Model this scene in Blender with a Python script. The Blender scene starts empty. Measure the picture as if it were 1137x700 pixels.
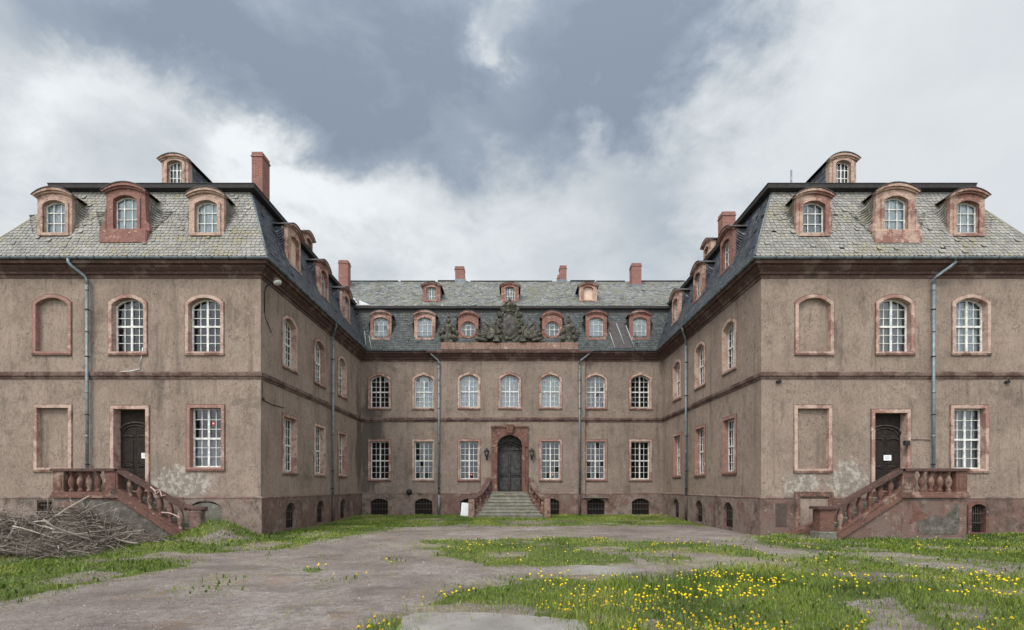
import bpy, math, random
import numpy as np
from mathutils import Vector, Matrix, noise
from mathutils.geometry import tessellate_polygon
R = math.radians
random.seed(7); rng = np.random.default_rng(7)
S = bpy.context.scene
C = S.collection

# ------------------------------------------------------------------ camera
cd = bpy.data.cameras.new('camera'); cam = bpy.data.objects.new('camera', cd); C.objects.link(cam)
cam.location = (0, 0, 1.8); cam.rotation_euler = (R(90), 0, 0)
cd.sensor_width = 36; cd.lens = 18.0; cd.shift_x = -0.0013; cd.shift_y = 0.168
cd.clip_start = 0.05; cd.clip_end = 3000
S.camera = cam
F = 568.5
def at(px, py, Y):                       # photograph pixel -> X, Z on the plane at depth Y (authoring aid)
    return ((px-570)*Y/F, 1.8+(541-py)*Y/F)
def gnd(px, py):
    Y = 1.8*F/(py-541); return ((px-570)*Y/F, Y)

# ------------------------------------------------------------------ sky, sun, exposure
SUN_EL, SUN_AZ = 48, 212                 # azimuth clockwise from +Y (north): behind the camera, to the left
w = bpy.data.worlds.new('World'); S.world = w; w.use_nodes = True
nt = w.node_tree; N = nt.nodes; L = nt.links
for n in list(N): N.remove(n)
def wn(t, **k):
    n = N.new(t)
    for a, b in k.items(): setattr(n, a, b)
    return n
out = wn('ShaderNodeOutputWorld'); bg = wn('ShaderNodeBackground'); bg.inputs['Strength'].default_value = 0.1
L.new(bg.outputs[0], out.inputs[0])
sky = wn('ShaderNodeTexSky', sky_type='NISHITA', sun_disc=False); sky.sun_elevation = R(SUN_EL); sky.sun_rotation = R(SUN_AZ)
sky.air_density = 1.2; sky.dust_density = 1.5
tc = wn('ShaderNodeTexCoord')
def wmath(op, a, b=None, c=None):
    n = wn('ShaderNodeMath', operation=op)
    for i, v in enumerate((a, b, c)):
        if v is None: continue
        if isinstance(v, (int, float)): n.inputs[i].default_value = v
        else: L.new(v, n.inputs[i])
    return n.outputs[0]
nrm = wn('ShaderNodeVectorMath', operation='NORMALIZE'); L.new(tc.outputs['Generated'], nrm.inputs[0])
D = nrm.outputs[0]
sx = wn('ShaderNodeSeparateXYZ'); L.new(D, sx.inputs[0])
def wnoise(scale, detail, rough, dist=0.0, off=(0, 0, 0), st=(1, 1, 1.5)):
    m = wn('ShaderNodeMapping'); m.inputs['Location'].default_value = off; m.inputs['Scale'].default_value = st; L.new(D, m.inputs[0])
    n = wn('ShaderNodeTexNoise'); n.inputs['Scale'].default_value = scale; n.inputs['Detail'].default_value = detail
    n.inputs['Roughness'].default_value = rough; n.inputs['Distortion'].default_value = dist
    L.new(m.outputs[0], n.inputs['Vector']); return n
n1 = wnoise(3.2, 8, 0.58, 0.25, (3.1, 1.7, 0)); n2 = wnoise(8.5, 8, 0.62, 0.3, (0.4, 7.7, 2))
def wv(op, a, b):
    n = wn('ShaderNodeVectorMath', operation=op)
    for i, v in enumerate((a, b)):
        if isinstance(v, tuple): n.inputs[i].default_value = v
        else: L.new(v, n.inputs[i])
    return n.outputs[0]
# direction warped by noise so the cloud banks get ragged edges
dw = wv('ADD', D, wv('ADD', wv('MULTIPLY', wv('SUBTRACT', n1.outputs['Color'], (.5, .5, .5)), (.50, .50, .42)), wv('MULTIPLY', wv('SUBTRACT', n2.outputs['Color'], (.5, .5, .5)), (.22, .22, .20))))
dn = wn('ShaderNodeVectorMath', operation='NORMALIZE'); L.new(dw, dn.inputs[0])
BLOBS = [  # direction (x, y, z), radius in degrees, weight
    ((-.56, 1, .87), 6, -.22), ((-.68, 1, .99), 6, -.18), ((-.32, 1, .73), 4, -.12), ((-.42, 1, .78), 5, -.20), ((-.25, 1, .86), 7, -.26), ((-.17, 1, .70), 4.5, -.20), ((.09, 1, .80), 5, -.26), ((.23, 1, .87), 6, -.26), ((.33, 1, .95), 6, -.16), ((.38, 1, .86), 4.5, -.16), ((.29, 1, .79), 3.5, -.12), ((.46, 1, .97), 5, -.14), ((-.80, 1, .96), 5, -.16), ((-.62, 1, .82), 3.5, -.10), ((.20, 1, .77), 3.5, -.12),
    ((-.01, 1, .665), 4.5, -.20), ((-.3, 1, 1.02), 9, -.22), ((.1, 1, 1.05), 9, -.20), ((-.9, 1, .97), 6, -.20), ((-.48, 1, .68), 3, -.10), ((.27, 1, .49), 4.5, -.20), ((.10, 1, .57), 3.5, -.07), ((-.62, 1, .56), 4, -.10),
    ((-.83, 1, .78), 4.5, .22), ((-.66, 1, .70), 4, .16), ((-1.0, 1, .72), 5, .12), ((-.045, 1, .90), 2.6, .34), ((-.36, 1, .615), 4, .26), ((-.46, 1, .62), 4, .16), ((.16, 1, .715), 2.5, .28), ((-.22, 1, .54), 5, .12), ((.42, 1, .62), 5, -.06), ((-.1, 1, .42), 6, .07), ((.6, 1, .75), 18, .05)]
acc = None
for v, rad, wt in BLOBS:
    v = Vector(v).normalized()
    d = wn('ShaderNodeVectorMath', operation='DOT_PRODUCT'); L.new(dn.outputs[0], d.inputs[0]); d.inputs[1].default_value = v
    k = math.log(2)/(1-math.cos(R(rad)))
    g = wmath('MULTIPLY', wmath('EXPONENT', wmath('MULTIPLY', wmath('SUBTRACT', d.outputs['Value'], 1.0), k)), wt)
    acc = g if acc is None else wmath('ADD', acc, g)
calm = wmath('SUBTRACT', 1.0, wmath('MULTIPLY', wmath('MULTIPLY', wmath('MAXIMUM', sx.outputs[0], 0.0), 1.4), 1.0)); calm = wmath('MAXIMUM', calm, .30)   # the right half is an even veil
val = wmath('ADD', wmath('MULTIPLY', acc, 1.12), 0.735)
val = wmath('ADD', val, wmath('MULTIPLY', wmath('MULTIPLY', wmath('SUBTRACT', n2.outputs['Fac'], .5), .55), calm))
val = wmath('ADD', val, wmath('MULTIPLY', wmath('MULTIPLY', wmath('SUBTRACT', n1.outputs['Fac'], .5), .45), calm))
ramp = wn('ShaderNodeValToRGB'); L.new(val, ramp.inputs[0])
cr = ramp.color_ramp
cr.elements[0].position = .10; cr.elements[0].color = (.255, .305, .375, 1)
cr.elements[1].position = 1.0; cr.elements[1].color = (.90, .93, .945, 1)
for p, c in ((.34, (.335, .39, .46, 1)), (.52, (.475, .525, .575, 1)), (.66, (.61, .65, .675, 1)), (.80, (.74, .775, .79, 1)), (.92, (.86, .895, .91, 1))):
    e = cr.elements.new(p); e.color = c
# the sky the camera turns its back on is the bright half of the overcast
back = wmath('MULTIPLY_ADD', wmath('MAXIMUM', wmath('MULTIPLY', sx.outputs[1], -1.0), 0.0), 2.4, 1.0)
up = wmath('MULTIPLY_ADD', wmath('POWER', wmath('MAXIMUM', sx.outputs[2], 0.0), 6.0), 1.4, 1.0)
sc10 = wn('ShaderNodeVectorMath', operation='SCALE'); L.new(ramp.outputs[0], sc10.inputs[0])
L.new(wmath('MULTIPLY', wmath('MULTIPLY', back, up), 10.0*.60), sc10.inputs['Scale'])
mixw = wn('ShaderNodeMix', data_type='RGBA'); mixw.inputs[0].default_value = .93
L.new(sky.outputs[0], mixw.inputs[6]); L.new(sc10.outputs[0], mixw.inputs[7]); L.new(mixw.outputs[2], bg.inputs['Color'])
sd = bpy.data.lights.new('sun', 'SUN'); sun = bpy.data.objects.new('sun', sd); C.objects.link(sun)
sd.energy = 1.5; sd.angle = R(22); sd.color = (1, .95, .88)
sdir = Vector((math.sin(R(SUN_AZ))*math.cos(R(SUN_EL)), math.cos(R(SUN_AZ))*math.cos(R(SUN_EL)), math.sin(R(SUN_EL))))
sun.rotation_euler = (-sdir).to_track_quat('-Z', 'Y').to_euler(); sun.location = (-20, -20, 40)
S.view_settings.view_transform = 'Standard'; S.view_settings.look = 'None'; S.view_settings.gamma = 1
S.view_settings.use_curve_mapping = False; S.view_settings.exposure = 0.76
S.cycles.max_bounces = 6; S.cycles.transparent_max_bounces = 12

# ------------------------------------------------------------------ materials
class G:
    """tiny node-graph helper"""
    def __init__(s, name):
        s.m = bpy.data.materials.new(name); s.m.use_nodes = True
        s.t = s.m.node_tree; s.N = s.t.nodes; s.L = s.t.links
        s.b = s.N['Principled BSDF']; s.geo = s.n('ShaderNodeNewGeometry'); s.pos = s.geo.outputs['Position']
        s.b.inputs['Specular IOR Level'].default_value = .3
    def n(s, t, **k):
        x = s.N.new(t)
        for a, b in k.items(): setattr(x, a, b)
        return x
    def put(s, sock, v):
        if isinstance(v, (int, float)): sock.default_value = v
        elif isinstance(v, tuple): sock.default_value = v if len(v) == 4 or sock.type == 'VECTOR' else (*v, 1)
        else: s.L.new(v, sock)
    def math(s, op, a, b=None, c=None, clamp=False):
        x = s.n('ShaderNodeMath', operation=op, use_clamp=clamp)
        for i, v in enumerate((a, b, c)):
            if v is not None: s.put(x.inputs[i], v)
        return x.outputs[0]
    def noise(s, scale, detail=4, rough=.55, stretch=(1, 1, 1), off=0, vec=None, dist=0):
        mp = s.n('ShaderNodeMapping'); mp.inputs['Scale'].default_value = stretch; mp.inputs['Location'].default_value = (off, off*1.7, off*.6)
        s.L.new(vec or s.pos, mp.inputs[0])
        x = s.n('ShaderNodeTexNoise'); x.inputs['Scale'].default_value = scale; x.inputs['Detail'].default_value = detail
        x.inputs['Roughness'].default_value = rough; x.inputs['Distortion'].default_value = dist
        s.L.new(mp.outputs[0], x.inputs['Vector']); return x.outputs['Fac']
    def step(s, v, a, b):
        x = s.n('ShaderNodeMapRange', interpolation_type='SMOOTHSTEP'); s.put(x.inputs[0], v)
        x.inputs[1].default_value = a; x.inputs[2].default_value = b; return x.outputs[0]
    def mix(s, f, a, b, blend='MIX'):
        x = s.n('ShaderNodeMix', data_type='RGBA', blend_type=blend); s.put(x.inputs[0], f); s.put(x.inputs[6], a); s.put(x.inputs[7], b); return x.outputs[2]
    def ramp(s, v, stops):
        x = s.n('ShaderNodeValToRGB'); s.put(x.inputs[0], v); e = x.color_ramp.elements
        e[0].position = stops[0][0]; e[0].color = (*stops[0][1], 1); e[1].position = stops[-1][0]; e[1].color = (*stops[-1][1], 1)
        for p, c in stops[1:-1]: q = e.new(p); q.color = (*c, 1)
        return x.outputs[0]
    def bump(s, h, dist=.01, strength=1.0):
        x = s.n('ShaderNodeBump'); x.inputs['Strength'].default_value = strength; x.inputs['Distance'].default_value = dist
        s.put(x.inputs['Height'], h); s.L.new(x.outputs[0], s.b.inputs['Normal'])
    def island(s): return s.geo.outputs['Random Per Island']
    def objrand(s): return s.n('ShaderNodeObjectInfo').outputs['Random']
    def sep(s): 
        x = s.n('ShaderNodeSeparateXYZ'); s.L.new(s.pos, x.inputs[0]); return x.outputs
    def end(s, col, rough=.85, metal=0):
        s.put(s.b.inputs['Base Color'], col); s.put(s.b.inputs['Roughness'], rough); s.b.inputs['Metallic'].default_value = metal; return s.m

M = {}
# scratched lime render, rain streaks and worn patches
def stucco(name, a, b):
    g = G(name); P = g.sep(); x, y, z = P[0], P[1], P[2]
    big = g.noise(.55, 6, .65); mid = g.noise(2.3, 6, .7, off=4)
    col = g.mix(g.step(g.math('ADD', g.math('MULTIPLY', big, .6), g.math('MULTIPLY', mid, .4)), .38, .62), a, b)
    fine = g.noise(15, 5, .8, (1, 1, .45), off=2)
    col = g.mix(g.math('MULTIPLY', g.step(fine, .47, .62), .42), col, tuple(v*.50 for v in a))
    col = g.mix(g.math('MULTIPLY', g.step(g.noise(22, 4, .8, off=33), .55, .68), .45), col, tuple(min(1, v*1.45) for v in b))
    streak = g.noise(2.6, 6, .68, (1, 1, .09), off=9)
    col = g.mix(g.math('MULTIPLY', g.step(streak, .52, .72), .55), col, tuple(v*.42 for v in a))
    col = g.mix(g.math('MULTIPLY', g.step(g.noise(3.4, 6, .7, (1, 1, .07), off=51), .58, .72), .40), col, tuple(min(1, v*1.25) for v in b))
    def near(v, c, k): return g.math('SUBTRACT', 1, g.math('MULTIPLY', g.math('ABSOLUTE', g.math('SUBTRACT', v, c)), k), clamp=True)
    col = g.mix(g.math('MULTIPLY', g.step(g.noise(1.1, 7, .72, (1, 1, .30), off=3), .55, .68), .55), col, tuple(v*.42 for v in a))
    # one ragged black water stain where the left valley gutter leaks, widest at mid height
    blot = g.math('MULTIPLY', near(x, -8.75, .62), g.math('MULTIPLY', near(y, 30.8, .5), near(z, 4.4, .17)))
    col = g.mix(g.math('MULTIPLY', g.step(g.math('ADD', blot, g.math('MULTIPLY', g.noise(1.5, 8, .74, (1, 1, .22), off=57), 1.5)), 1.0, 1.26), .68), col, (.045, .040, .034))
    pale = g.noise(1.25, 6, .7, off=13)
    col = g.mix(g.math('MULTIPLY', g.step(g.noise(2.1, 7, .72, (1, 1, .13), off=71), .57, .72), .62), col, tuple(v*.33 for v in a))
    col = g.mix(g.math('MULTIPLY', g.step(g.noise(.75, 7, .72, off=83), .54, .70), .28), col, (.275, .200, .145))
    col = g.mix(g.math('MULTIPLY', g.step(g.noise(.42, 7, .75, (1, 1, .7), off=93), .50, .70), .40), col, tuple(v*.55 for v in a))
    crack = g.math('ABSOLUTE', g.math('SUBTRACT', g.noise(.9, 5, .6, off=111), .5)); col = g.mix(g.math('MULTIPLY', g.step(crack, .006, .001), .55), col, (.05, .042, .036))
    # blown render and salt beside the two wing doors
    salt = g.math('MAXIMUM', g.math('MAXIMUM', g.math('MULTIPLY', near(x, -12.1, .50), near(z, 1.95, .9)), g.math('MULTIPLY', near(x, 12.25, .75), near(z, 2.0, .8))), g.math('MULTIPLY', g.math('MULTIPLY', near(x, 10.5, .8), near(z, 1.9, 1.2)), .9))
    salt = g.math('MULTIPLY', salt, g.step(y, 19.2, 19.0))
    eff = g.step(g.math('ADD', salt, g.math('MULTIPLY', g.noise(3.2, 7, .75, off=21), 1.3)), .98, 1.10)
    col = g.mix(g.math('MULTIPLY', eff, .75), col, g.mix(g.step(g.noise(5, 6, .75, off=77), .45, .58), (.24, .21, .18), (.50, .455, .40)))
    col = g.mix(g.math('MULTIPLY', g.step(pale, .60, .72), .35), col, tuple(min(1, v*1.35) for v in b))
    col = g.mix(g.math('MULTIPLY', g.step(g.noise(.8, 7, .74, (1, 1, 1.2), off=141), .57, .66), .45), col, (.110, .083, .068))
    g.bump(g.math('ADD', fine, g.math('MULTIPLY', g.noise(50, 3, .7), .6)), .05, 1.0)
    return g.end(col, .95)
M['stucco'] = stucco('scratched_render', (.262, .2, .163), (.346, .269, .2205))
M['stucco_court'] = stucco('darker_court_render', (.226, .175, .144), (.306, .241, .2))  # darker base tone for the centre facade
# sandstone dressings with flaking cream paint
def stone(name, red, cream, amount, dark=.5, soot=.35):
    g = G(name)
    ob = g.objrand()
    o = g.n('ShaderNodeVectorMath', operation='ADD'); g.L.new(g.pos, o.inputs[0]); cxn = g.n('ShaderNodeCombineXYZ'); g.put(cxn.inputs[0], g.math('MULTIPLY', ob, 40)); g.L.new(cxn.outputs[0], o.inputs[1])
    a1 = g.noise(1.5, 3, .5, vec=o.outputs[0]); a2 = g.noise(5, 9, .8, vec=o.outputs[0]); f = g.noise(17, 5, .75, vec=o.outputs[0])
    thr = g.math('ADD', g.math('ADD', g.math('MULTIPLY', a1, .55), g.math('MULTIPLY', a2, .45)), g.math('MULTIPLY', g.math('SUBTRACT', ob, .5), .20))
    col = g.mix(g.step(thr, .53-amount*.12, .60-amount*.12), red, cream)
    col = g.mix(g.math('MULTIPLY', g.step(g.noise(4.5, 7, .78, off=5), .46, .60), dark), col, tuple(x*.55 for x in red))
    col = g.mix(g.math('MULTIPLY', g.step(g.noise(2.1, 9, .8, (1, 1, .5), off=17), .53, .60), soot), col, (.050, .038, .034))
    col = g.mix(g.math('MULTIPLY', g.step(g.noise(30, 3, .7, off=6), .50, .66), .45), col, tuple(min(1, x*1.5) for x in red))
    col = g.mix(g.math('MULTIPLY', g.step(g.noise(24, 3, .75, off=61), .54, .66), .45), col, tuple(x*.4 for x in red))
    if 'plinth' in name:
        col = g.mix(g.math('MULTIPLY', g.step(g.noise(1.3, 8, .74, (1, 1, .8), off=7), .53, .64), .70), col, (.052, .044, .034))
        col = g.mix(g.math('MULTIPLY', g.step(g.noise(1.1, 6, .7, off=29), .52, .62), .5), col, (.16, .135, .115))
    chip = g.step(g.noise(9, 5, .7, off=71), .62, .66); col = g.mix(g.math('MULTIPLY', chip, .75), col, tuple(min(1, x*1.35) for x in cream))
    g.bump(g.math('ADD', f, g.math('MULTIPLY', g.noise(50, 2, .7), .6)), .035, 1.0)
    return g.end(col, .9)
M['stone'] = stone('painted_sandstone', (.315, .180, .150), (.52, .385, .315), .5, .40, .28)
M['dormer_stone'] = stone('dormer_sandstone', (.255, .128, .106), (.50, .355, .285), .42, .5, .25)
M['red_stone'] = stone('red_sandstone', (.158, .080, .063), (.30, .21, .165), .2, .65, .85)
M['cornice'] = stone('cornice_sandstone', (.098, .054, .046), (.19, .135, .11), .0, .5, .6)
M['plinth'] = stone('plinth_sandstone', (.172, .104, .086), (.245, .192, .162), .45, .5, .6)
M['parapet'] = stone('parapet_blocks', (.26, .165, .13), (.46, .37, .29), .4, .5, .5)
M['grey_stone'] = stone('weathered_grey_stone', (.16, .15, .125), (.25, .24, .205), .3, .5, .5)
g = G('patch_mortar'); a = g.noise(4, 7, .78); M['patch_mortar'] = g.end(g.ramp(a, [(.36, (.045, .040, .034)), (.52, (.115, .102, .088)), (.66, (.20, .182, .16))]), .95); g.bump(g.noise(12, 6, .75), .05)
g = G('crest_stone'); a = g.noise(5, 7, .78)
M['crest'] = g.end(g.ramp(a, [(.34, (.020, .019, .015)), (.50, (.070, .066, .052)), (.62, (.16, .15, .122)), (.74, (.30, .28, .24))]), .95); g.bump(g.noise(22, 4, .7), .03)
g = G('shield_stone'); a = g.noise(5, 6, .75); M['shield_stone'] = g.end(g.ramp(a, [(.35, (.035, .032, .030)), (.55, (.095, .085, .080)), (.75, (.16, .145, .135))]), .95); g.bump(g.noise(9, 5, .7), .05)
g = G('step_stone'); a = g.noise(3.2, 5, .65); col = g.ramp(a, [(.3, (.12, .115, .095)), (.6, (.23, .215, .18)), (.8, (.30, .28, .24))])
col = g.mix(g.math('MULTIPLY', g.step(g.noise(2.2, 5, .7, off=8), .5, .68), .6), col, (.07, .09, .03)); g.bump(g.noise(30, 3, .6), .01); M['step'] = g.end(col, .9)
def slate(name, stops, moss, mossamt, rough=.6):  # slope tones differ by lichen and bleaching, partly by sky reflection put into colour
    g = G(name); r = g.island()
    col = g.ramp(r, stops)
    col = g.mix(.30, col, g.ramp(g.noise(.8, 5, .65), [(.3, stops[0][1]), (.7, stops[-1][1])]))
    col = g.mix(g.math('MULTIPLY', g.step(g.math('ADD', g.noise(1.3, 6, .72, off=3), g.math('MULTIPLY', g.math('SUBTRACT', r, .5), .18)), .50, .68), mossamt), col, moss)
    col = g.mix(g.math('MULTIPLY', g.step(g.noise(2.6, 5, .65, (1, 1, .22), off=31), .55, .75), .35), col, tuple(x*.4 for x in stops[0][1]))
    g.bump(g.noise(28, 3, .6), .008, .6)
    return g.end(col, g.math('MULTIPLY_ADD', r, .25, rough-.1))
M['slate_pale'] = slate('lichened_pale_slate', [(0, (.160, .154, .145)), (.35, (.215, .206, .192)), (.7, (.255, .244, .226)), (1, (.325, .308, .284))], (.205, .180, .098), .65, .85)
M['slate_dark'] = slate('dark_blue_slate', [(0, (.022, .027, .036)), (.5, (.052, .060, .074)), (.85, (.095, .108, .128)), (1, (.16, .175, .195))], (.10, .10, .085), .25, .5)
M['slate_court'] = slate('dark_court_slate', [(0, (.026, .031, .034)), (.5, (.058, .064, .066)), (1, (.120, .128, .124))], (.075, .08, .05), .4, .65)  # darker tone used on the centre block
M['slate_top'] = slate('mossy_upper_slate', [(0, (.085, .090, .088)), (.4, (.165, .171, .166)), (.75, (.225, .230, .222)), (1, (.33, .33, .315))], (.165, .150, .070), .65, .7)
def plain(name, col, rough=.6, metal=0, var=.35, scale=6, bump=.004):
    g = G(name); a = g.noise(scale, 5, .65)
    c = g.mix(g.step(a, .3, .72), tuple(x*(1-var) for x in col), tuple(min(1, x*(1+var*.4)) for x in col)); g.bump(g.noise(scale*6, 3, .6), bump, .7)
    return g.end(c, rough, metal)
M['fascia'] = plain('dark_weathered_boards', (.040, .036, .036), .8)
M['lead'] = plain('lead_sheet', (.16, .18, .20), .5, .4)
M['dark_lead'] = plain('dark_sheet_hood', (.07, .06, .062), .6, .2)
M['zinc'] = plain('zinc_pipe', (.19, .225, .25), .5, .35)
M['rust_iron'] = plain('rusty_iron', (.095, .07, .06), .8, .2)
M['iron'] = plain('black_iron', (.02, .021, .022), .55, .2)
M['white_paint'] = plain('flaking_white_paint', (.66, .655, .62), .6, 0, .38, 7)
M['door'] = plain('dark_door_wood', (.022, .015, .012), .8, 0, .6, 5); M['door_trim'] = plain('highlight_door_moulding', (.065, .052, .044), .75, 0, .6, 9)  # mouldings get a lighter colour that paints in their highlights
M['main_door'] = plain('grey_weathered_door_wood', (.055, .053, .051), .75, 0, .6, 5)
M['board'] = plain('peach_plywood', (.62, .47, .36), .8, 0, .12)
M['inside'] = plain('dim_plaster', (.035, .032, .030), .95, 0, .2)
M['curtain'] = plain('net_curtain', (.66, .68, .71), .9, 0, .14, 3)
M['grey_curtain'] = plain('dusty_curtain', (.30, .30, .30), .9, 0, .14, 4)
M['white_sheet'] = plain('white_board', (.72, .73, .75), .6, 0, .1, 2)
M['pale_sheet'] = plain('dull_pale_sheet', (.42, .43, .44), .6, .1, .2, 3)
M['paper'] = plain('white_paper', (.75, .76, .78), .8, 0, .06)
M['red_paper'] = plain('red_paper', (.45, .05, .045), .7, 0, .1)
M['tape'] = plain('red_white_tape', (.48, .33, .30), .6, 0, .4, 14)
M['black_void'] = plain('dark_void', (.012, .011, .010), 1, 0, .2)
M['lamp_glass'] = plain('frosted_lamp_glass', (.50, .50, .44), .3, 0, .15)
g = G('brick'); p = g.sep(); v = g.n('ShaderNodeCombineXYZ'); g.put(v.inputs[0], g.math('ADD', p[0], p[1])); g.put(v.inputs[1], p[2])
bt = g.n('ShaderNodeTexBrick'); g.L.new(v.outputs[0], bt.inputs['Vector']); bt.inputs['Scale'].default_value = 1; bt.inputs['Brick Width'].default_value = .24; bt.inputs['Row Height'].default_value = .077
bt.inputs['Mortar Size'].default_value = .007; bt.inputs['Color1'].default_value = (.25, .090, .072, 1); bt.inputs['Color2'].default_value = (.17, .062, .052, 1); bt.inputs['Mortar'].default_value = (.27, .22, .19, 1)
col = g.mix(g.math('MULTIPLY', g.step(g.noise(3, 4, .6), .45, .7), .4), bt.outputs['Color'], (.12, .07, .06)); g.bump(bt.outputs['Fac'], .006, -.6); M['brick'] = g.end(col, .9)
# glass: mostly clear, with the reflection a double pane gives
m = bpy.data.materials.new('old_window_glass'); m.use_nodes = True; t = m.node_tree; t.nodes.remove(t.nodes['Principled BSDF'])
tr = t.nodes.new('ShaderNodeBsdfTransparent'); tr.inputs[0].default_value = (.82, .87, .88, 1); gl = t.nodes.new('ShaderNodeBsdfGlossy'); gl.inputs['Roughness'].default_value = .03; gl.inputs['Color'].default_value = (.92, .95, 1, 1)
fr = t.nodes.new('ShaderNodeFresnel'); fr.inputs['IOR'].default_value = 1.62; mx = t.nodes.new('ShaderNodeMixShader')
t.links.new(fr.outputs[0], mx.inputs[0]); t.links.new(tr.outputs[0], mx.inputs[1]); t.links.new(gl.outputs[0], mx.inputs[2]); t.links.new(mx.outputs[0], t.nodes['Material Output'].inputs[0])
M['glass'] = m
# blades, flowers, twigs, stones
g = G('grass_blades'); at_ = g.n('ShaderNodeAttribute', attribute_name='hue')
col = g.ramp(at_.outputs['Fac'], [(0, (.040, .064, .012)), (.33, (.098, .152, .017)), (.58, (.172, .228, .023)), (.80, (.245, .245, .055)), (1, (.30, .25, .14))])
g.b.inputs['Subsurface Weight'].default_value = 0; M['grass'] = g.end(col, .6)
M['petal'] = plain('dandelion_yellow', (.80, .58, .012), .7, 0, .2, 40); M['stem'] = plain('dandelion_stem', (.16, .20, .06), .7)
g = G('twig_bark'); col = g.ramp(g.math('ADD', g.math('MULTIPLY', g.island(), .75), g.math('MULTIPLY', g.noise(7, 3, .6), .3)), [(.08, (.028, .022, .018)), (.45, (.10, .078, .064)), (.8, (.23, .19, .16)), (1, (.45, .39, .34))]); M['twig'] = g.end(col, .9)
g = G('branch_bark'); col = g.ramp(g.math('ADD', g.math('MULTIPLY', g.objrand(), .6), g.math('MULTIPLY', g.noise(9, 4, .65), .4)), [(.15, (.13, .105, .085)), (.5, (.25, .21, .175)), (.9, (.44, .38, .33))]); g.bump(g.noise(60, 2, .6), .004); M['branch'] = g.end(col, .9)
g = G('pebbles'); M['pebble'] = g.end(g.ramp(g.island(), [(0, (.11, .09, .08)), (.7, (.21, .18, .165)), (1, (.32, .285, .265))]), .9)
# ground: gravel drive with worn turf, blended by the painted 'turf' attribute
g = G('yard_ground'); tf = g.n('ShaderNodeAttribute', attribute_name='turf').outputs['Fac']
big = g.noise(.35, 5, .6); fine = g.noise(9, 6, .75, off=3); grit = g.noise(55, 3, .8, off=1)
dirt = g.ramp(g.math('ADD', g.math('MULTIPLY', big, .6), g.math('MULTIPLY', g.noise(1.8, 6, .7, off=15), .4)), [(.38, (.118, .087, .075)), (.49, (.208, .166, .148)), (.60, (.300, .258, .238))])
dirt = g.mix(g.math('MULTIPLY', g.step(fine, .44, .60), .60), dirt, (.115, .094, .086))
dirt = g.mix(g.math('MULTIPLY', g.step(grit, .54, .66), .65), dirt, (.43, .395, .375))
dirt = g.mix(g.math('MULTIPLY', g.step(grit, .45, .34), .75), dirt, (.065, .053, .049))
dirt = g.mix(g.math('MULTIPLY', g.step(g.noise(24, 3, .7, off=55), .55, .66), .55), dirt, (.33, .295, .28))
dirt = g.mix(g.math('MULTIPLY', g.step(g.noise(.9, 7, .75, off=12), .56, .64), .6), dirt, (.215, .140, .085))
wet = g.step(g.noise(.55, 7, .7, (1, 2.4, 1), off=40), .53, .62); dirt = g.mix(g.math('MULTIPLY', wet, .50), dirt, (.098, .076, .069))
soil = g.ramp(fine, [(.3, (.055, .062, .022)), (.6, (.100, .125, .030)), (.8, (.150, .155, .062))])
k = g.step(g.math('ADD', tf, g.math('MULTIPLY', g.math('SUBTRACT', fine, .5), .9)), .30, .62)
g.bump(g.math('ADD', g.math('MULTIPLY', fine, 1.2), g.math('MULTIPLY', grit, .7)), .035, .9); M['ground'] = g.end(g.mix(k, dirt, soil), .95)
g = G('old_concrete'); fine = g.noise(6, 6, .72); col = g.ramp(g.noise(1.3, 5, .65), [(.3, (.175, .160, .148)), (.7, (.285, .265, .248))]); col = g.mix(g.math('MULTIPLY', g.step(fine, .5, .7), .5), col, (.15, .135, .12)); g.bump(g.math('ADD', fine, g.noise(45, 3, .7)), .015); M['concrete'] = g.end(col, .95)
MATS = {v: k for k, v in M.items()}

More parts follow.
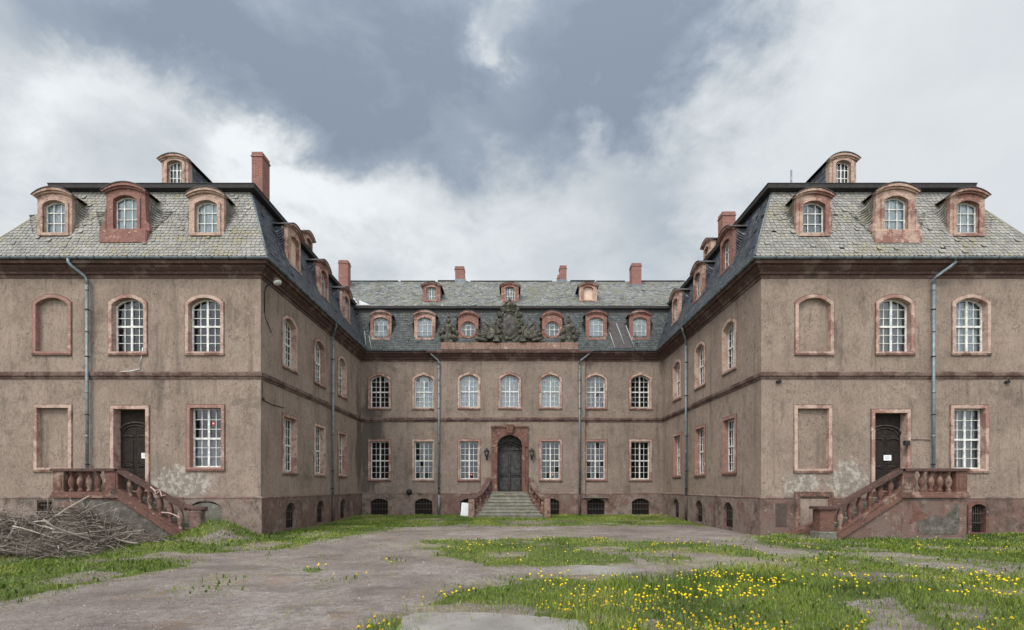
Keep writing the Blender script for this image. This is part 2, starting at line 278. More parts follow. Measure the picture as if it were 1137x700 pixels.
# ------------------------------------------------------------------ mesh builder and object helpers
class MB:
    def __init__(s): s.v, s.f, s.mi, s.sm, s.mats, s.X = [], [], [], [], [], None
    def slot(s, m):
        if m not in s.mats: s.mats.append(m)
        return s.mats.index(m)
    def verts(s, pts):
        b = len(s.v); s.v.extend([tuple(s.X @ Vector(p)) if s.X else tuple(p) for p in pts]); return b
    def faces(s, fs, m, smooth=False):
        k = s.slot(m)
        for f in fs: s.f.append(f); s.mi.append(k); s.sm.append(smooth)
    def quad(s, a, b, c, d, m): i = s.verts((a, b, c, d)); s.faces([(i, i+1, i+2, i+3)], m)
    def box(s, x0, x1, y0, y1, z0, z1, m):
        i = s.verts([(x0, y0, z0), (x1, y0, z0), (x1, y1, z0), (x0, y1, z0), (x0, y0, z1), (x1, y0, z1), (x1, y1, z1), (x0, y1, z1)])
        s.faces([(i, i+3, i+2, i+1), (i+4, i+5, i+6, i+7), (i, i+1, i+5, i+4), (i+1, i+2, i+6, i+5), (i+2, i+3, i+7, i+6), (i+3, i, i+4, i+7)], m)
    def cbox(s, x0, x1, y0, y1, z0, z1, m, c=.012):        # box with chamfered vertical and top edges, slightly irregular
        pl = [(x0+c, y0), (x1-c, y0), (x1, y0+c), (x1, y1-c), (x1-c, y1), (x0+c, y1), (x0, y1-c), (x0, y0+c)]
        mx_, my_ = (x0+x1)/2, (y0+y1)/2
        def ins(p): return (p[0]+(c if p[0] < mx_ else -c), p[1]+(c if p[1] < my_ else -c))
        i = s.verts([(*p, z0) for p in pl] + [(*p, z1-c) for p in pl] + [(*ins(p), z1) for p in pl])
        fs = []
        for k in range(8):
            n = (k+1) % 8; fs += [(i+k, i+n, i+8+n, i+8+k), (i+8+k, i+8+n, i+16+n, i+16+k)]
        fs += [tuple(i+16+k for k in range(8)), tuple(i+7-k for k in range(8))]; s.faces(fs, m)
    def plate(s, outer, holes, y0, y1, m, sides=True, back=True):
        loops = [outer] + holes; flat = [p for l in loops for p in l]
        tris = tessellate_polygon([[Vector((p[0], p[1], 0)) for p in l] for l in loops])
        i = s.verts([(p[0], y0, p[1]) for p in flat]); s.faces([(i+a, i+b, i+c) for a, b, c in tris], m)
        if y1 is None: return
        j = s.verts([(p[0], y1, p[1]) for p in flat])
        if back: s.faces([(j+c, j+b, j+a) for a, b, c in tris], m)
        if sides:
            o = 0
            for l in loops:
                n = len(l); s.faces([(i+o+k, i+o+(k+1) % n, j+o+(k+1) % n, j+o+k) for k in range(n)], m); o += n
    def ring(s, outer, inner, y0, y1, yin, m):             # frame of matched loops: face at y0, outer sides to y1, inner reveal to yin
        n = len(outer)
        a = s.verts([(p[0], y0, p[1]) for p in outer]); b = s.verts([(p[0], y0, p[1]) for p in inner])
        c = s.verts([(p[0], y1, p[1]) for p in outer]); d = s.verts([(p[0], yin, p[1]) for p in inner])
        fs = []
        for k in range(n):
            q = (k+1) % n; fs += [(a+k, a+q, b+q, b+k), (c+k, c+q, a+q, a+k), (b+k, b+q, d+q, d+k)]
        s.faces(fs, m)
    def tube(s, pts, r, m, seg=8, cap=True, smooth=True):
        pts = [Vector(p) for p in pts]; n = len(pts); rs = r if isinstance(r, (list, tuple)) else [r]*n
        base = None; up = Vector((.013, .027, 1))
        for k in range(n):
            d = (pts[min(k+1, n-1)] - pts[max(k-1, 0)]).normalized()
            a = d.cross(up if abs(d.dot(up.normalized())) < .95 else Vector((1, .1, 0))).normalized(); b = d.cross(a)
            i = s.verts([pts[k] + (a*math.cos(2*math.pi*j/seg) + b*math.sin(2*math.pi*j/seg))*rs[k] for j in range(seg)])
            if base is None: base = i
        for k in range(n-1):
            o = base+k*seg; s.faces([(o+j, o+(j+1) % seg, o+seg+(j+1) % seg, o+seg+j) for j in range(seg)], m, smooth)
        if cap: s.faces([tuple(base+seg-1-j for j in range(seg)), tuple(base+(n-1)*seg+j for j in range(seg))], m)
    def lathe(s, prof, c, m, seg=16, sx=1, sy=1, tilt=None):  # prof: (r, z)
        T = tilt or Matrix.Identity(3); c = Vector(c); base = None
        for r, z in prof:
            i = s.verts([c + T @ Vector((r*sx*math.cos(2*math.pi*j/seg), r*sy*math.sin(2*math.pi*j/seg), z)) for j in range(seg)])
            if base is None: base = i
        for k in range(len(prof)-1):
            o = base+k*seg; s.faces([(o+j, o+(j+1) % seg, o+seg+(j+1) % seg, o+seg+j) for j in range(seg)], m, True)
        s.faces([tuple(base+seg-1-j for j in range(seg)), tuple(base+(len(prof)-1)*seg+j for j in range(seg))], m)
    def sweep(s, path, prof, m, closed_prof=True):          # profile (outward, z) along a plan path, mitred; outward = right of travel
        P = [Vector((p[0], p[1])) for p in path]; n = len(P); k = len(prof); base = None
        for i in range(n):
            d0 = (P[i]-P[i-1]).normalized() if i else (P[1]-P[0]).normalized()
            d1 = (P[i+1]-P[i]).normalized() if i < n-1 else d0
            n0 = Vector((d0.y, -d0.x)); n1_ = Vector((d1.y, -d1.x)); b = (n0+n1_); b = b/(1+n0.dot(n1_)) if 1+n0.dot(n1_) > .01 else n0
            j = s.verts([(P[i].x+b.x*o, P[i].y+b.y*o, z) for o, z in prof])
            if base is None: base = j
        for i in range(n-1):
            o = base+i*k; s.faces([(o+j, o+(j+1) % k, o+k+(j+1) % k, o+k+j) for j in range(k if closed_prof else k-1)], m)
        if closed_prof: s.faces([tuple(base+j for j in range(k)), tuple(base+(n-1)*k+k-1-j for j in range(k))], m)
    def mesh(s, name):
        me = bpy.data.meshes.new(name); me.from_pydata(s.v, [], s.f)
        for m in s.mats: me.materials.append(M[m])
        me.polygons.foreach_set('material_index', s.mi); me.polygons.foreach_set('use_smooth', s.sm); me.update(); return me

W = {}
def link(o, parent=None, mat=None):
    mat = mat.copy() if mat else Matrix.Identity(4)
    C.objects.link(o); W[o.name] = mat
    if parent is not None: o.parent = parent; o.matrix_basis = W[parent.name].inverted() @ mat
    else: o.matrix_basis = mat
    return o
def obj(name, mb, parent=None, mat=None):
    me = mb.mesh(name) if isinstance(mb, MB) else mb
    o = bpy.data.objects.new(name, me)
    return link(o, parent, mat)
def tag(o, label, cat, group=None, kind=None):
    if label: o['label'] = label
    if cat: o['category'] = cat
    if group: o['group'] = group
    if kind: o['kind'] = kind
    return o
def thing(name, loc, label, cat, group=None):
    o = bpy.data.objects.new(name, None); o.empty_display_size = .3
    return tag(link(o, None, Matrix.Translation(loc)), label, cat, group)
def frame(u, O):                          # local frame of a facade: x right along u, y into the wall, z up
    u = Vector(u).normalized(); inn = -u.cross(Vector((0, 0, 1)))
    return Matrix(((u.x, inn.x, 0, O[0]), (u.y, inn.y, 0, O[1]), (u.z, inn.z, 1, O[2]), (0, 0, 0, 1)))
UF, UL, UR = (1, 0, 0), (0, 1, 0), (0, -1, 0)   # front-facing, left wing's court side, right wing's court side

def arch(w_, h, rise, off=0, n=10, ell=False, zoff=0):
    hw = w_/2; p = [(-hw-off, -off+zoff), (hw+off, -off+zoff)]
    if rise <= 0: return p + [(hw+off, h+off+zoff), (-hw-off, h+off+zoff)]
    sp = h-rise; W2 = hw+off; Rr = rise + (off*.4 if not ell else off)
    if ell: p += [(W2*math.cos(math.pi*k/n), sp+Rr*math.sin(math.pi*k/n)+zoff) for k in range(n+1)]
    else:
        zt = h+off; zs = sp+off*.6; Rr = zt-zs
        rad = (W2*W2+Rr*Rr)/(2*Rr); a0 = math.asin(min(1, W2/rad))
        p += [(rad*math.sin(a0*(1-2*k/n)), zt-rad+rad*math.cos(a0*(1-2*k/n))+zoff) for k in range(n+1)]
    return p
def arch_z(w_, h, rise, x):
    if rise <= 0: return h
    hw = w_/2; rad = (hw*hw+rise*rise)/(2*rise); return h-rad+math.sqrt(max(0, rad*rad-x*x))

# ------------------------------------------------------------------ the ground
XL, XR, YF, YB, YBACK = -9.2, 9.03, 18.65, 31.0, 41.0
OL, OR = -18.75, 18.75
CX = -.22                                  # axis of the portal
def vnoise(x, y, seed=0):
    x = np.asarray(x, float); y = np.asarray(y, float); xi = np.floor(x).astype(np.int64); yi = np.floor(y).astype(np.int64); fx = x-xi; fy = y-yi
    fx = fx*fx*(3-2*fx); fy = fy*fy*(3-2*fy)
    def h(a, b):
        n = (a*374761393 + b*668265263 + seed*974634377) & 0xffffffff; n = ((n ^ (n >> 13))*1274126177) & 0xffffffff; return ((n ^ (n >> 16)) & 0xffff)/65535.
    return (h(xi, yi)*(1-fx)+h(xi+1, yi)*fx)*(1-fy)+(h(xi, yi+1)*(1-fx)+h(xi+1, yi+1)*fx)*fy
def fbm(x, y, o=4, seed=0):
    t = 0; a = .5
    for k in range(o): t = t+a*vnoise(x*2**k, y*2**k, seed+k); a *= .5
    return t/(1-.5**o)
def height(x, y):
    z = .10*np.clip((y-24)/6, 0, 1) + .05*(fbm(x*.6, y*.6, 4, 3)-.5)*np.clip(y/6, 0, 1)
    z = z + .62*np.exp(-(((x+9.95)/.95)**2+((y-17.2)/.75)**2)) + .25*np.exp(-(((x+12.8)/3.)**2+((y-14.8)/1.4)**2))
    return z + .10*np.exp(-((y-18.0)/.8)**2)*(np.abs(x) > 9.2)
def poly(pts): return np.array([gnd(*p) for p in pts])
def inside(P, x, y):
    r = np.zeros(np.shape(x), bool); n = len(P)
    for i in range(n):
        x0, y0 = P[i]; x1, y1 = P[(i+1) % n]
        if y0 == y1: continue
        c = ((y0 > y) != (y1 > y)) & (x < (x1-x0)*(y-y0)/(y1-y0)+x0); r ^= c
    return r
TURF = [  # outline of each grassy patch, density, blade height
    (poly([(-400, 592), (-400, 690), (0, 668), (90, 650), (150, 640), (205, 628), (195, 622), (120, 622), (170, 616), (250, 615), (310, 610), (370, 600), (415, 591), (450, 586), (520, 583), (600, 584), (760, 583), (840, 587), (840, 573.5), (300, 573.5), (287, 590), (150, 590)]), .95, .10),
    (poly([(375, 720), (415, 692), (465, 672), (520, 656), (600, 645), (680, 642), (700, 650), (760, 640), (830, 632), (880, 634), (960, 641), (1050, 636), (1137, 643), (1400, 655), (1400, 760), (390, 760)]), 1.0, .16),
    (poly([(838, 584), (845, 604), (920, 612), (1000, 615), (1137, 624), (1400, 632), (1400, 592), (1137, 590), (850, 590)]), .95, .11),
    (poly([(455, 602), (540, 599), (610, 597), (760, 601), (840, 609), (860, 618), (780, 622), (700, 617), (712, 632), (640, 628), (560, 632), (480, 618)]), .74, .06),
    (poly([(850, 622), (930, 616), (1010, 630), (1100, 626), (1200, 638), (1137, 640), (1000, 640), (900, 631)]), .78, .07),
    (poly([(700, 606), (860, 606), (1000, 619), (1400, 634), (1400, 652), (1000, 643), (860, 634), (730, 636)]), .50, .05),
    (poly([(322, 632), (350, 627), (366, 632), (345, 637)]), .6, .06), (poly([(400, 622), (440, 619), (452, 626), (415, 629)]), .5, .05), (poly([(370, 662), (384, 658), (388, 668), (374, 671)]), .9, .09)]
BARE = [(poly([(20, 650), (95, 634), (150, 637), (80, 648)]), .75), (poly([(935, 668), (990, 662), (1030, 690), (1060, 720), (950, 720), (960, 690)]), .95),
        (poly([(705, 692), (720, 682), (738, 694), (720, 704)]), .8)]
SLAB = poly([(438, 790), (446, 689), (458, 684), (520, 683), (600, 688), (650, 693), (668, 790)])
def turf(x, y):
    wx = x+(fbm(x*1.3, y*1.3, 4, 11)-.5)*.7*np.clip(y/14, .35, 1.3); wy = y+(fbm(x*1.3, y*1.3, 4, 23)-.5)*1.0*np.clip(y/14, .3, 1.5)
    d = np.zeros(np.shape(x)); hh = np.full(np.shape(x), .05)
    for P, dn_, bh in TURF:
        i = inside(P, wx, wy); d = np.where(i & (dn_ > d), dn_, d); hh = np.where(i, np.maximum(hh, bh), hh)
    for P, k in BARE: d = np.where(inside(P, wx, wy), d*(1-k), d)
    d = np.where(inside(SLAB, x, y), 0.0, d)
    patch = fbm(x*.8+5, y*.8, 4, 31)
    d = d*np.where(d > .9, np.clip((patch-.26)*5, .30, 1), np.clip((patch-.30)*4.5, .25, 1))
    d = np.maximum(d, .33*np.clip((fbm(x*.9, y*.9, 5, 47)-.55)*7, 0, 1)*(y > 7))
    return d, hh
def build_ground():
    xs = np.concatenate([[-900, -300, -120, -60, -36], np.arange(-26, 26.01, .13), [36, 60, 120, 300, 900]])
    ys = np.concatenate([[-300, -100, -30, -8, 0, 3.], np.arange(4.5, 31.6, .12), [36, 45, 60, 120, 300, 1200]])
    X, Y = np.meshgrid(xs, ys); n, m_ = X.shape; Z = height(X, Y); far = (np.abs(X) > 30) | (Y > 33) | (Y < 3); Z = np.where(far, 0.0, Z)
    d, _ = turf(X, Y); d = np.where(far, .9, d)
    me = bpy.data.meshes.new('ground'); idx = np.arange(n*m_).reshape(n, m_)
    q = np.stack([idx[:-1, :-1], idx[:-1, 1:], idx[1:, 1:], idx[1:, :-1]], -1).reshape(-1, 4)
    me.vertices.add(n*m_); me.vertices.foreach_set('co', np.stack([X, Y, Z], -1).ravel())
    me.loops.add(q.size); me.loops.foreach_set('vertex_index', q.ravel()); me.polygons.add(len(q)); me.polygons.foreach_set('loop_start', np.arange(len(q))*4)
    me.polygons.foreach_set('use_smooth', np.ones(len(q), bool)); me.update(calc_edges=True)
    a = me.attributes.new('turf', 'FLOAT', 'POINT'); a.data.foreach_set('value', d.ravel().astype(np.float32)); me.materials.append(M['ground'])
    o = bpy.data.objects.new('ground', me); link(o); o['kind'] = 'structure'
build_ground()
def hz(x, y): return float(height(np.array([x]), np.array([y]))[0])

# ------------------------------------------------------------------ the palace
palace = thing('palace', (0, 30, 0), 'neglected grey brown baroque palace with two wings, mansard roofs and red stone window surrounds', 'palace')

def window_parts(X, w_, h, rise, sides=2, rows=(3, 3), fill='dark', sur='stone', court=False, ell=False, sticker=False, lower_curtain=False, open_pane=False):
    """sash window in a stone surround; X is the frame whose origin is the middle of the sill line"""
    f = MB()
    ins = [(p[0]*(1-.11/w_), .055+(p[1])*(1-.105/h)) for p in arch(w_, h, rise)]
    f.ring(arch(w_, h, rise), ins, .19, .25, .25, 'white_paint')
    tz = h*(rows[1]/(rows[0]+rows[1])*.96+.01)
    f.box(-.036, .036, .178, .245, .04, arch_z(w_, h, rise, .03)-.045, 'white_paint')
    f.box(-w_/2+.05, w_/2-.05, .172, .246, tz-.035, tz+.035, 'white_paint')
    hw = w_/2-.05; top = lambda x: arch_z(w_, h, rise, x)-.05
    xs = [-hw, -hw/2, 0, hw/2, hw]
    for x in (xs[1], xs[3]): f.box(x-.011, x+.011, .198, .235, .05, top(x), 'white_paint')
    zl = [.055+(tz-.055)*k/rows[1] for k in range(rows[1]+1)]; zu = [tz+(top(0)-tz)*k/rows[0] for k in range(rows[0]+1)]
    for z in zl[1:-1]+zu[1:-1]: f.box(-hw, hw, .2, .234, z-.011, z+.011, 'white_paint')
    win = obj('window', f, palace, X)
    s = MB()
    b = .115
    s.ring(arch(w_, h, rise, b), arch(w_, h, rise), -.042, .005, .26, sur)
    s.ring(arch(w_, h, rise, b+.028), arch(w_, h, rise, b-.01), -.022, .005, -.024, 'red_stone')
    s.cbox(-w_/2-b-.03, w_/2+b+.03, -.06, -.015, -b-.03, -b+.05, 'red_stone')
    if rise > 0 and court: s.plate([(-.09, h+b*.2), (.09, h+b*.2), (.12, h+b+.05), (-.12, h+b+.05)], [], -.075, 0, sur)
    obj('surround', s, win, X)
    gmb = MB()
    zs = zl+zu[1:]
    for a in range(4):
        for k in range(len(zs)-1):
            if open_pane and a < 2 and k >= rows[1]: continue
            x0, x1 = xs[a], xs[a+1]; z0, z1 = zs[k], zs[k+1]; za, zb = min(z1, top(x0)), min(z1, top(x1))
            t1, t2 = random.gauss(0, .020), random.gauss(0, .020)
            gmb.quad((x0, .222+t1*(x0-x1), z0), (x1, .222-t1*(x0-x1), z0), (x1, .222-t1*(x0-x1)+t2*(z1-z0), max(zb, z0+.01)), (x0, .222+t1*(x0-x1)+t2*(z1-z0), max(za, z0+.01)), 'glass')
    if open_pane:
        t2 = random.gauss(0, .006); gmb.quad((-hw, .222, tz), (-.0, .222, tz), (0, .222+t2, top(0)), (-hw, .222+t2, top(-hw)), 'glass')
    obj('glass', gmb, win, X)
    if fill in ('curtain', 'grey_curtain', 'half'):
        cm = MB(); n = 28; z1 = h*(.97 if fill != 'half' else .52); mt = 'curtain' if fill == 'curtain' else 'grey_curtain'
        i = cm.verts([(-hw*1.1+2.2*hw*k/n, .34+.022*math.sin(k*1.9)+.01*math.sin(k*.7), z) for z in (0, z1) for k in range(n+1)]); cm.faces([(i+k, i+k+1, i+n+2+k, i+n+1+k) for k in range(n)], mt, True)
        obj('curtain', cm, win, X)
    if sticker:
        st = MB(); sxp, szp = sticker; st.box(sxp-.055, sxp+.055, .205, .209, szp-.055, szp+.055, 'red_paper'); st.tube([(sxp-.03, .203, szp-.02), (sxp+.03, .203, szp+.02)], .010, 'paper', 5); st.tube([(sxp-.03, .203, szp+.02), (sxp+.03, .203, szp-.02)], .010, 'paper', 5)
        obj('warning_sticker', st, win, X)
    return win
def blind_backing(X, w_, h, rise):
    b = MB(); b.plate(arch(w_+.02, h+.01, rise), [], .13, .20, 'stucco', True, False); bw = obj('blind_window', b, palace, X)
    s = MB(); s.ring(arch(w_, h, rise, .115), arch(w_, h, rise), -.042, .005, .15, 'stone'); s.ring(arch(w_, h, rise, .145), arch(w_, h, rise, .10), -.022, .005, -.024, 'red_stone')
    s.cbox(-w_/2-.145, w_/2+.145, -.06, -.015, -.145, -.065, 'red_stone'); obj('surround', s, bw, X)
def cellar(X, w_, h, rise, sur=False, plank=False):
    f = MB(); f.plate(arch(w_+.03, h+.015, rise), [], .15, .19, 'black_void', True, False)
    f.ring(arch(w_, h, rise, .004), arch(w_-.01, h-.01, rise), -.004, .02, .16, 'plinth' if not sur else 'red_stone')
    c = obj('cellar_window', f, palace, X)
    gmb = MB()
    for k in range(1, 6): gmb.tube([(-w_/2+w_*k/6, .09, .02), (-w_/2+w_*k/6, .09, arch_z(w_, h, rise, -w_/2+w_*k/6)-.01)], .010, 'rust_iron', 5)
    for z in (h*.33, h*.66): gmb.box(-w_/2, w_/2, 0.07, .085, z-.015, z+.015, 'rust_iron')
    obj('grille', gmb, c, X)
    if sur:
        s = MB(); s.ring(arch(w_, h, rise, .13), arch(w_+.01, h+.005, rise), -.05, .003, .06, 'red_stone'); obj('surround', s, c, X)
    return c

# facades: (frame matrix, length, holes)
FAC = {}
def facade(key, u, O, length, mat, extra=(0, 0)): FAC[key] = dict(X=frame(u, O), u=u, O=O, len=length, holes=[], ph=[], mat=mat, extra=extra)
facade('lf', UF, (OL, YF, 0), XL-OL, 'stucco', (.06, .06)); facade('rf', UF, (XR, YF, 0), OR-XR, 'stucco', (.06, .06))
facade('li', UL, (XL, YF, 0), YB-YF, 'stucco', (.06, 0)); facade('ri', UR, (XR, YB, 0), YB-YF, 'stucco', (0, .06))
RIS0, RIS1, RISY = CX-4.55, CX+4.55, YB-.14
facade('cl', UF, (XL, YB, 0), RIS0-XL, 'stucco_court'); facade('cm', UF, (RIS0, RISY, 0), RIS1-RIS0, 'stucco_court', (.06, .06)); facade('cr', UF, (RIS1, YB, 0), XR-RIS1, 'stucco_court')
def on(key, world, z):                    # frame on a facade at a world coordinate along it
    f = FAC[key]; s = {'lf': world-OL, 'rf': world-XR, 'li': world-YF, 'ri': YB-world, 'cl': world-XL, 'cm': world-RIS0, 'cr': world-RIS1}[key]
    return f, s, f['X'] @ Matrix.Translation((s, 0, z))
def hole(f, s, z, poly_, plinth=False): f['ph' if plinth else 'holes'].append([(s+p[0], z+p[1]) for p in poly_])
def put_window(key, x, z, w_, h, rise, **k):
    f, s, X = on(key, x, z); hole(f, s, z, arch(w_, h, rise, .05)); return window_parts(X, w_, h, rise, **k)
def put_blind(key, x, z, w_, h, rise):
    f, s, X = on(key, x, z); hole(f, s, z, arch(w_, h, rise, .05)); blind_backing(X, w_, h, rise)
PZ = 1.40
def put_cellar(key, x, z, w_, h, rise, **k):
    f, s, X = on(key, x, z); hole(f, s, z, arch(w_, h, rise, .002), True); hole(f, s, z, arch(w_, min(h, PZ-z-.1), 0, .03)); return cellar(X @ Matrix.Translation((0, -.06, 0)), w_, h, rise, **k)
UW = dict(z=6.73, w_=1.16, h=1.96, rise=.24)
# wing fronts
put_blind('lf', -16.79, **{k: v for k, v in UW.items()}); put_window('lf', -14.03, **UW); put_window('lf', -11.24, open_pane=True, **UW)
put_blind('lf', -16.76, 2.50, 1.14, 2.18, 0); put_window('lf', -11.20, 2.52, 1.14, 2.16, 0, fill='half', sticker=(.16, 1.62))
put_blind('rf', 10.96, **UW); put_window('rf', 13.89, fill='grey_curtain', **UW); put_window('rf', 16.67, fill='curtain', **UW)
put_blind('rf', 10.91, 2.46, 1.14, 2.20, 0); put_window('rf', 16.60, 2.46, 1.14, 2.20, 0, fill='grey_curtain')
# court sides
for i, y in enumerate((21.05, 24.3, 27.5)): put_window('li', y, **UW); put_window('li', y, 2.45, 1.15, 2.18, 0); put_cellar('li', y, .12, .95, 1.05, .3)
for i, y in enumerate((21.4, 24.75, 28.2)): put_window('ri', y, fill='curtain' if i == 0 else 'dark', **UW); put_window('ri', y, 2.45, 1.15, 2.18, 0, fill='half' if i == 0 else 'dark'); put_cellar('ri', y, .12, .95, 1.05, .3)
# centre
CXS = [-8.1, -5.43, -2.67, -.22, 2.24, 4.99, 7.69]
for i, x in enumerate(CXS):
    k = 'cl' if i < 2 else 'cr' if i > 4 else 'cm'
    put_window(k, x, 6.62, 1.13, 1.94, .24, court=True, fill='dark' if i in (0, 6) else 'grey_curtain' if i == 5 else 'curtain')
    if i != 3:
        put_window(k, x, 2.28, 1.13, 2.28, 0, sticker=(.14, .28) if i in (2, 4) else False)
        c = put_cellar(k, x, .14, 1.05, .98, .2)
        if i == 5:
            p = MB(); p.box(-.85, .75, -.30, -.06, 1.0, 1.04, 'grey_stone'); obj('ledge_board', p, c, on(k, x, .14)[2])
# front cellar openings
put_cellar('lf', -17.02, .78, .55, .55, 0); put_cellar('rf', 16.86, .16, .50, 1.02, .12, sur=True)
f, s, X = on('lf', -11.18, .45); hole(f, s, .45, arch(1.2, .86, .26), True)
b = MB(); b.plate(arch(1.22, .78, .2), [], .02, .07, 'grey_stone', True, False); b.plate(arch(1.22, .88, .26), [], .15, .18, 'black_void', True, False); obj('blocked_cellar_window', b, palace, X @ Matrix.Translation((0, -.06, 0)))
f, s, X = on('rf', 10.9, .18)
b = MB(); b.plate(arch(1.06, 1.29, 0), [], -.075, 0, 'stucco', True, False); bd = obj('blocked_doorway', b, palace, X)
b = MB(); b.ring(arch(1.04, 1.28, 0, .17), arch(1.04, 1.28, 0), -.13, .0, .05, 'red_stone'); obj('surround', b, bd, X)
b = MB(); b.plate(arch(.40, .85, 0), [], -.068, 0, 'rust_iron', True, False); obj('blocked_niche', b, palace, on('rf', 9.72, .36)[2])

def wing_door(key, x, z, w_, h, side):
    f, s, X = on(key, x, z); hole(f, s, z, arch(w_, h, 0, .05))
    d = MB(); y = .30
    d.box(-w_/2-.02, w_/2+.02, y+.05, y+.09, 0, h+.02, 'black_void')
    # arched head panel over two carved leaves
    zt = h*.80
    arc = [(-w_/2+.02, zt-.16)]+[(-w_/2*math.cos(math.pi*k/14)*.98, zt-.16+.30*math.sin(math.pi*k/14)) for k in range(15)]
    d.tube([(p[0], y-.02, p[1]) for p in arc[1:]], .032, 'door_trim', 8)
    d.tube([(p[0]*.86, y-.015, p[1]-.10) for p in arc[1:]], .018, 'door_trim', 6)
    head = [(-w_/2, zt-.16)]+[(p[0], p[1]) for p in arc[1:]]+[(w_/2, zt-.16)]
    d.box(-w_/2, w_/2, y+.01, y+.05, zt-.17, h, 'door')
    door = obj('door', d, palace, X)
    s2 = MB(); s2.ring(arch(w_, h, 0, .12), arch(w_, h, 0), -.045, .005, .36, 'stone'); s2.ring(arch(w_, h, 0, .15), arch(w_, h, 0, .11), -.024, .005, -.026, 'red_stone'); obj('surround', s2, door, X)
    for sg in (-1, 1):
        lf = MB(); x0, x1 = (-w_/2+.01, -.006) if sg < 0 else (.006, w_/2-.01); zz = zt-.18
        lf.box(x0, x1, y, y+.05, .02, zz, 'door')
        c = (x0+x1)/2; hw = (x1-x0)/2-.07
        lf.cbox(c-hw, c+hw, y-.028, y+.01, .12, zz*.36, 'door', .02); lf.cbox(c-hw, c+hw, y-.028, y+.01, zz*.47, zz*.86, 'door', .02)
        for zc, am in ((zz*.40, .07), (zz*.905, .06), (zz*.435, .05)):
            lf.tube([(c+sg*hw*(-1+2*k/8), y-.03, zc+am*math.sin(k/8*math.pi*.9)-am*.5*(k/8)) for k in range(9)], .016, 'door_trim', 6)
        leaf = obj('door_leaf', lf, door, X)
    hd = MB(); hd.tube([(.06, y-.03, h*.36), (.06, y-.08, h*.36), (.14, y-.08, h*.355)], .012, 'iron', 6); obj('handle', hd, door, X)
    return X
XDL = wing_door('lf', -13.96, 1.66, 1.16, 2.98, 1); XDR = wing_door('rf', 13.74, 1.66, 1.18, 2.84, -1)
# portal
f, s, X = on('cm', CX, 1.52); pw, ph_, pr = 1.50, 3.40, .62
hole(f, s, 1.52, arch(pw, ph_, pr, .05, ell=True))
d = MB(); y = .34; d.plate(arch(pw+.04, ph_+.02, pr, ell=True), [], y+.05, y+.1, 'black_void', True, False)
d.plate([p for p in arch(pw, ph_, pr, ell=True)[2:]]+[(-pw/2, 2.52), (pw/2, 2.52)], [], y, y+.05, 'main_door', True, False)
for rr, zz in ((1, 2.62), (.8, 2.56)):
    d.tube([(-pw/2*rr*math.cos(math.pi*k/16), y-.03, zz+.36*rr*abs(math.sin(math.pi*k/16))**.8+.05*math.cos(k*math.pi/4)) for k in range(17)], .03, 'door', 7)
d.tube([(-.12, y-.03, 2.7), (-.05, y-.06, 2.88), (0, y-.03, 3.05), (.05, y-.06, 2.88), (.12, y-.03, 2.7)], .035, 'main_door', 7)
d.tube([(-pw/2+.02, y-.02, 2.52), (pw/2-.02, y-.02, 2.52)], .035, 'main_door', 7)
portal = obj('portal_door', d, palace, X)
s2 = MB()
s2.ring([(-1.10, 0), (1.10, 0)]+[(1.10-.0*k, 1.6+2.32*k/5) for k in range(6)][:5]+[(1.10, 3.95), (-1.10, 3.95)]+[(-1.10, 3.92-2.32*k/5) for k in range(1, 5)]+[(-1.10, 1.6)],
        (lambda a: [a[0], a[1]]+a[2:7]+[a[7], a[7+1]]+a[9:13]+[a[12]])(arch(pw, ph_, pr, n=11, ell=True)), -.10, .005, .36, 'red_stone')
s2.ring(arch(pw, ph_, pr, .17, ell=True), arch(pw, ph_, pr, -.004, ell=True), -.16, -.09, -.05, 'red_stone')
s2.plate([(-.13, ph_+.02), (.13, ph_+.02), (.24, ph_+.62), (-.24, ph_+.62)], [], -.28, -.05, 'red_stone')
s2.plate([(-.17, ph_+.12), (.17, ph_+.12), (.15, ph_+.36), (-.15, ph_+.36)], [], -.34, -.27, 'red_stone')
s2.cbox(-1.14, 1.14, -.15, -.05, 3.86, 3.97, 'red_stone')
for sg in (-1, 1): s2.cbox(sg*.93-.16, sg*.93+.16, -.17, -.05, 0, .38, 'red_stone'); s2.cbox(sg*.93-.15, sg*.93+.15, -.18, -.09, 2.70, 2.86, 'red_stone')
obj('surround', s2, portal, X)
for sg in (-1, 1):
    lf = MB(); x0, x1 = (-pw/2+.01, -.008) if sg < 0 else (.008, pw/2-.01); c = (x0+x1)/2; hw = (x1-x0)/2-.08
    lf.box(x0, x1, y, y+.05, .02, 2.48, 'main_door'); lf.cbox(c-hw, c+hw, y-.035, y+.01, .12, .86, 'main_door', .03); lf.cbox(c-hw, c+hw, y-.035, y+.01, 1.10, 2.36, 'main_door', .03)
    lf.tube([(c-hw, y-.03, .97), (c-hw*.4, y-.05, 1.03), (c, y-.05, .97), (c+hw*.4, y-.05, 1.03), (c+hw, y-.03, .97)], .03, 'main_door', 6)
    obj('door_leaf', lf, portal, X)
lf = MB(); lf.lathe([(.03, 0), (.055, .03), (.035, .4), (.05, .9), (.03, 1.6), (.055, 2.4), (.02, 2.46)], (0, y-.03, .02), 'main_door', 8); obj('astragal', lf, portal, X)

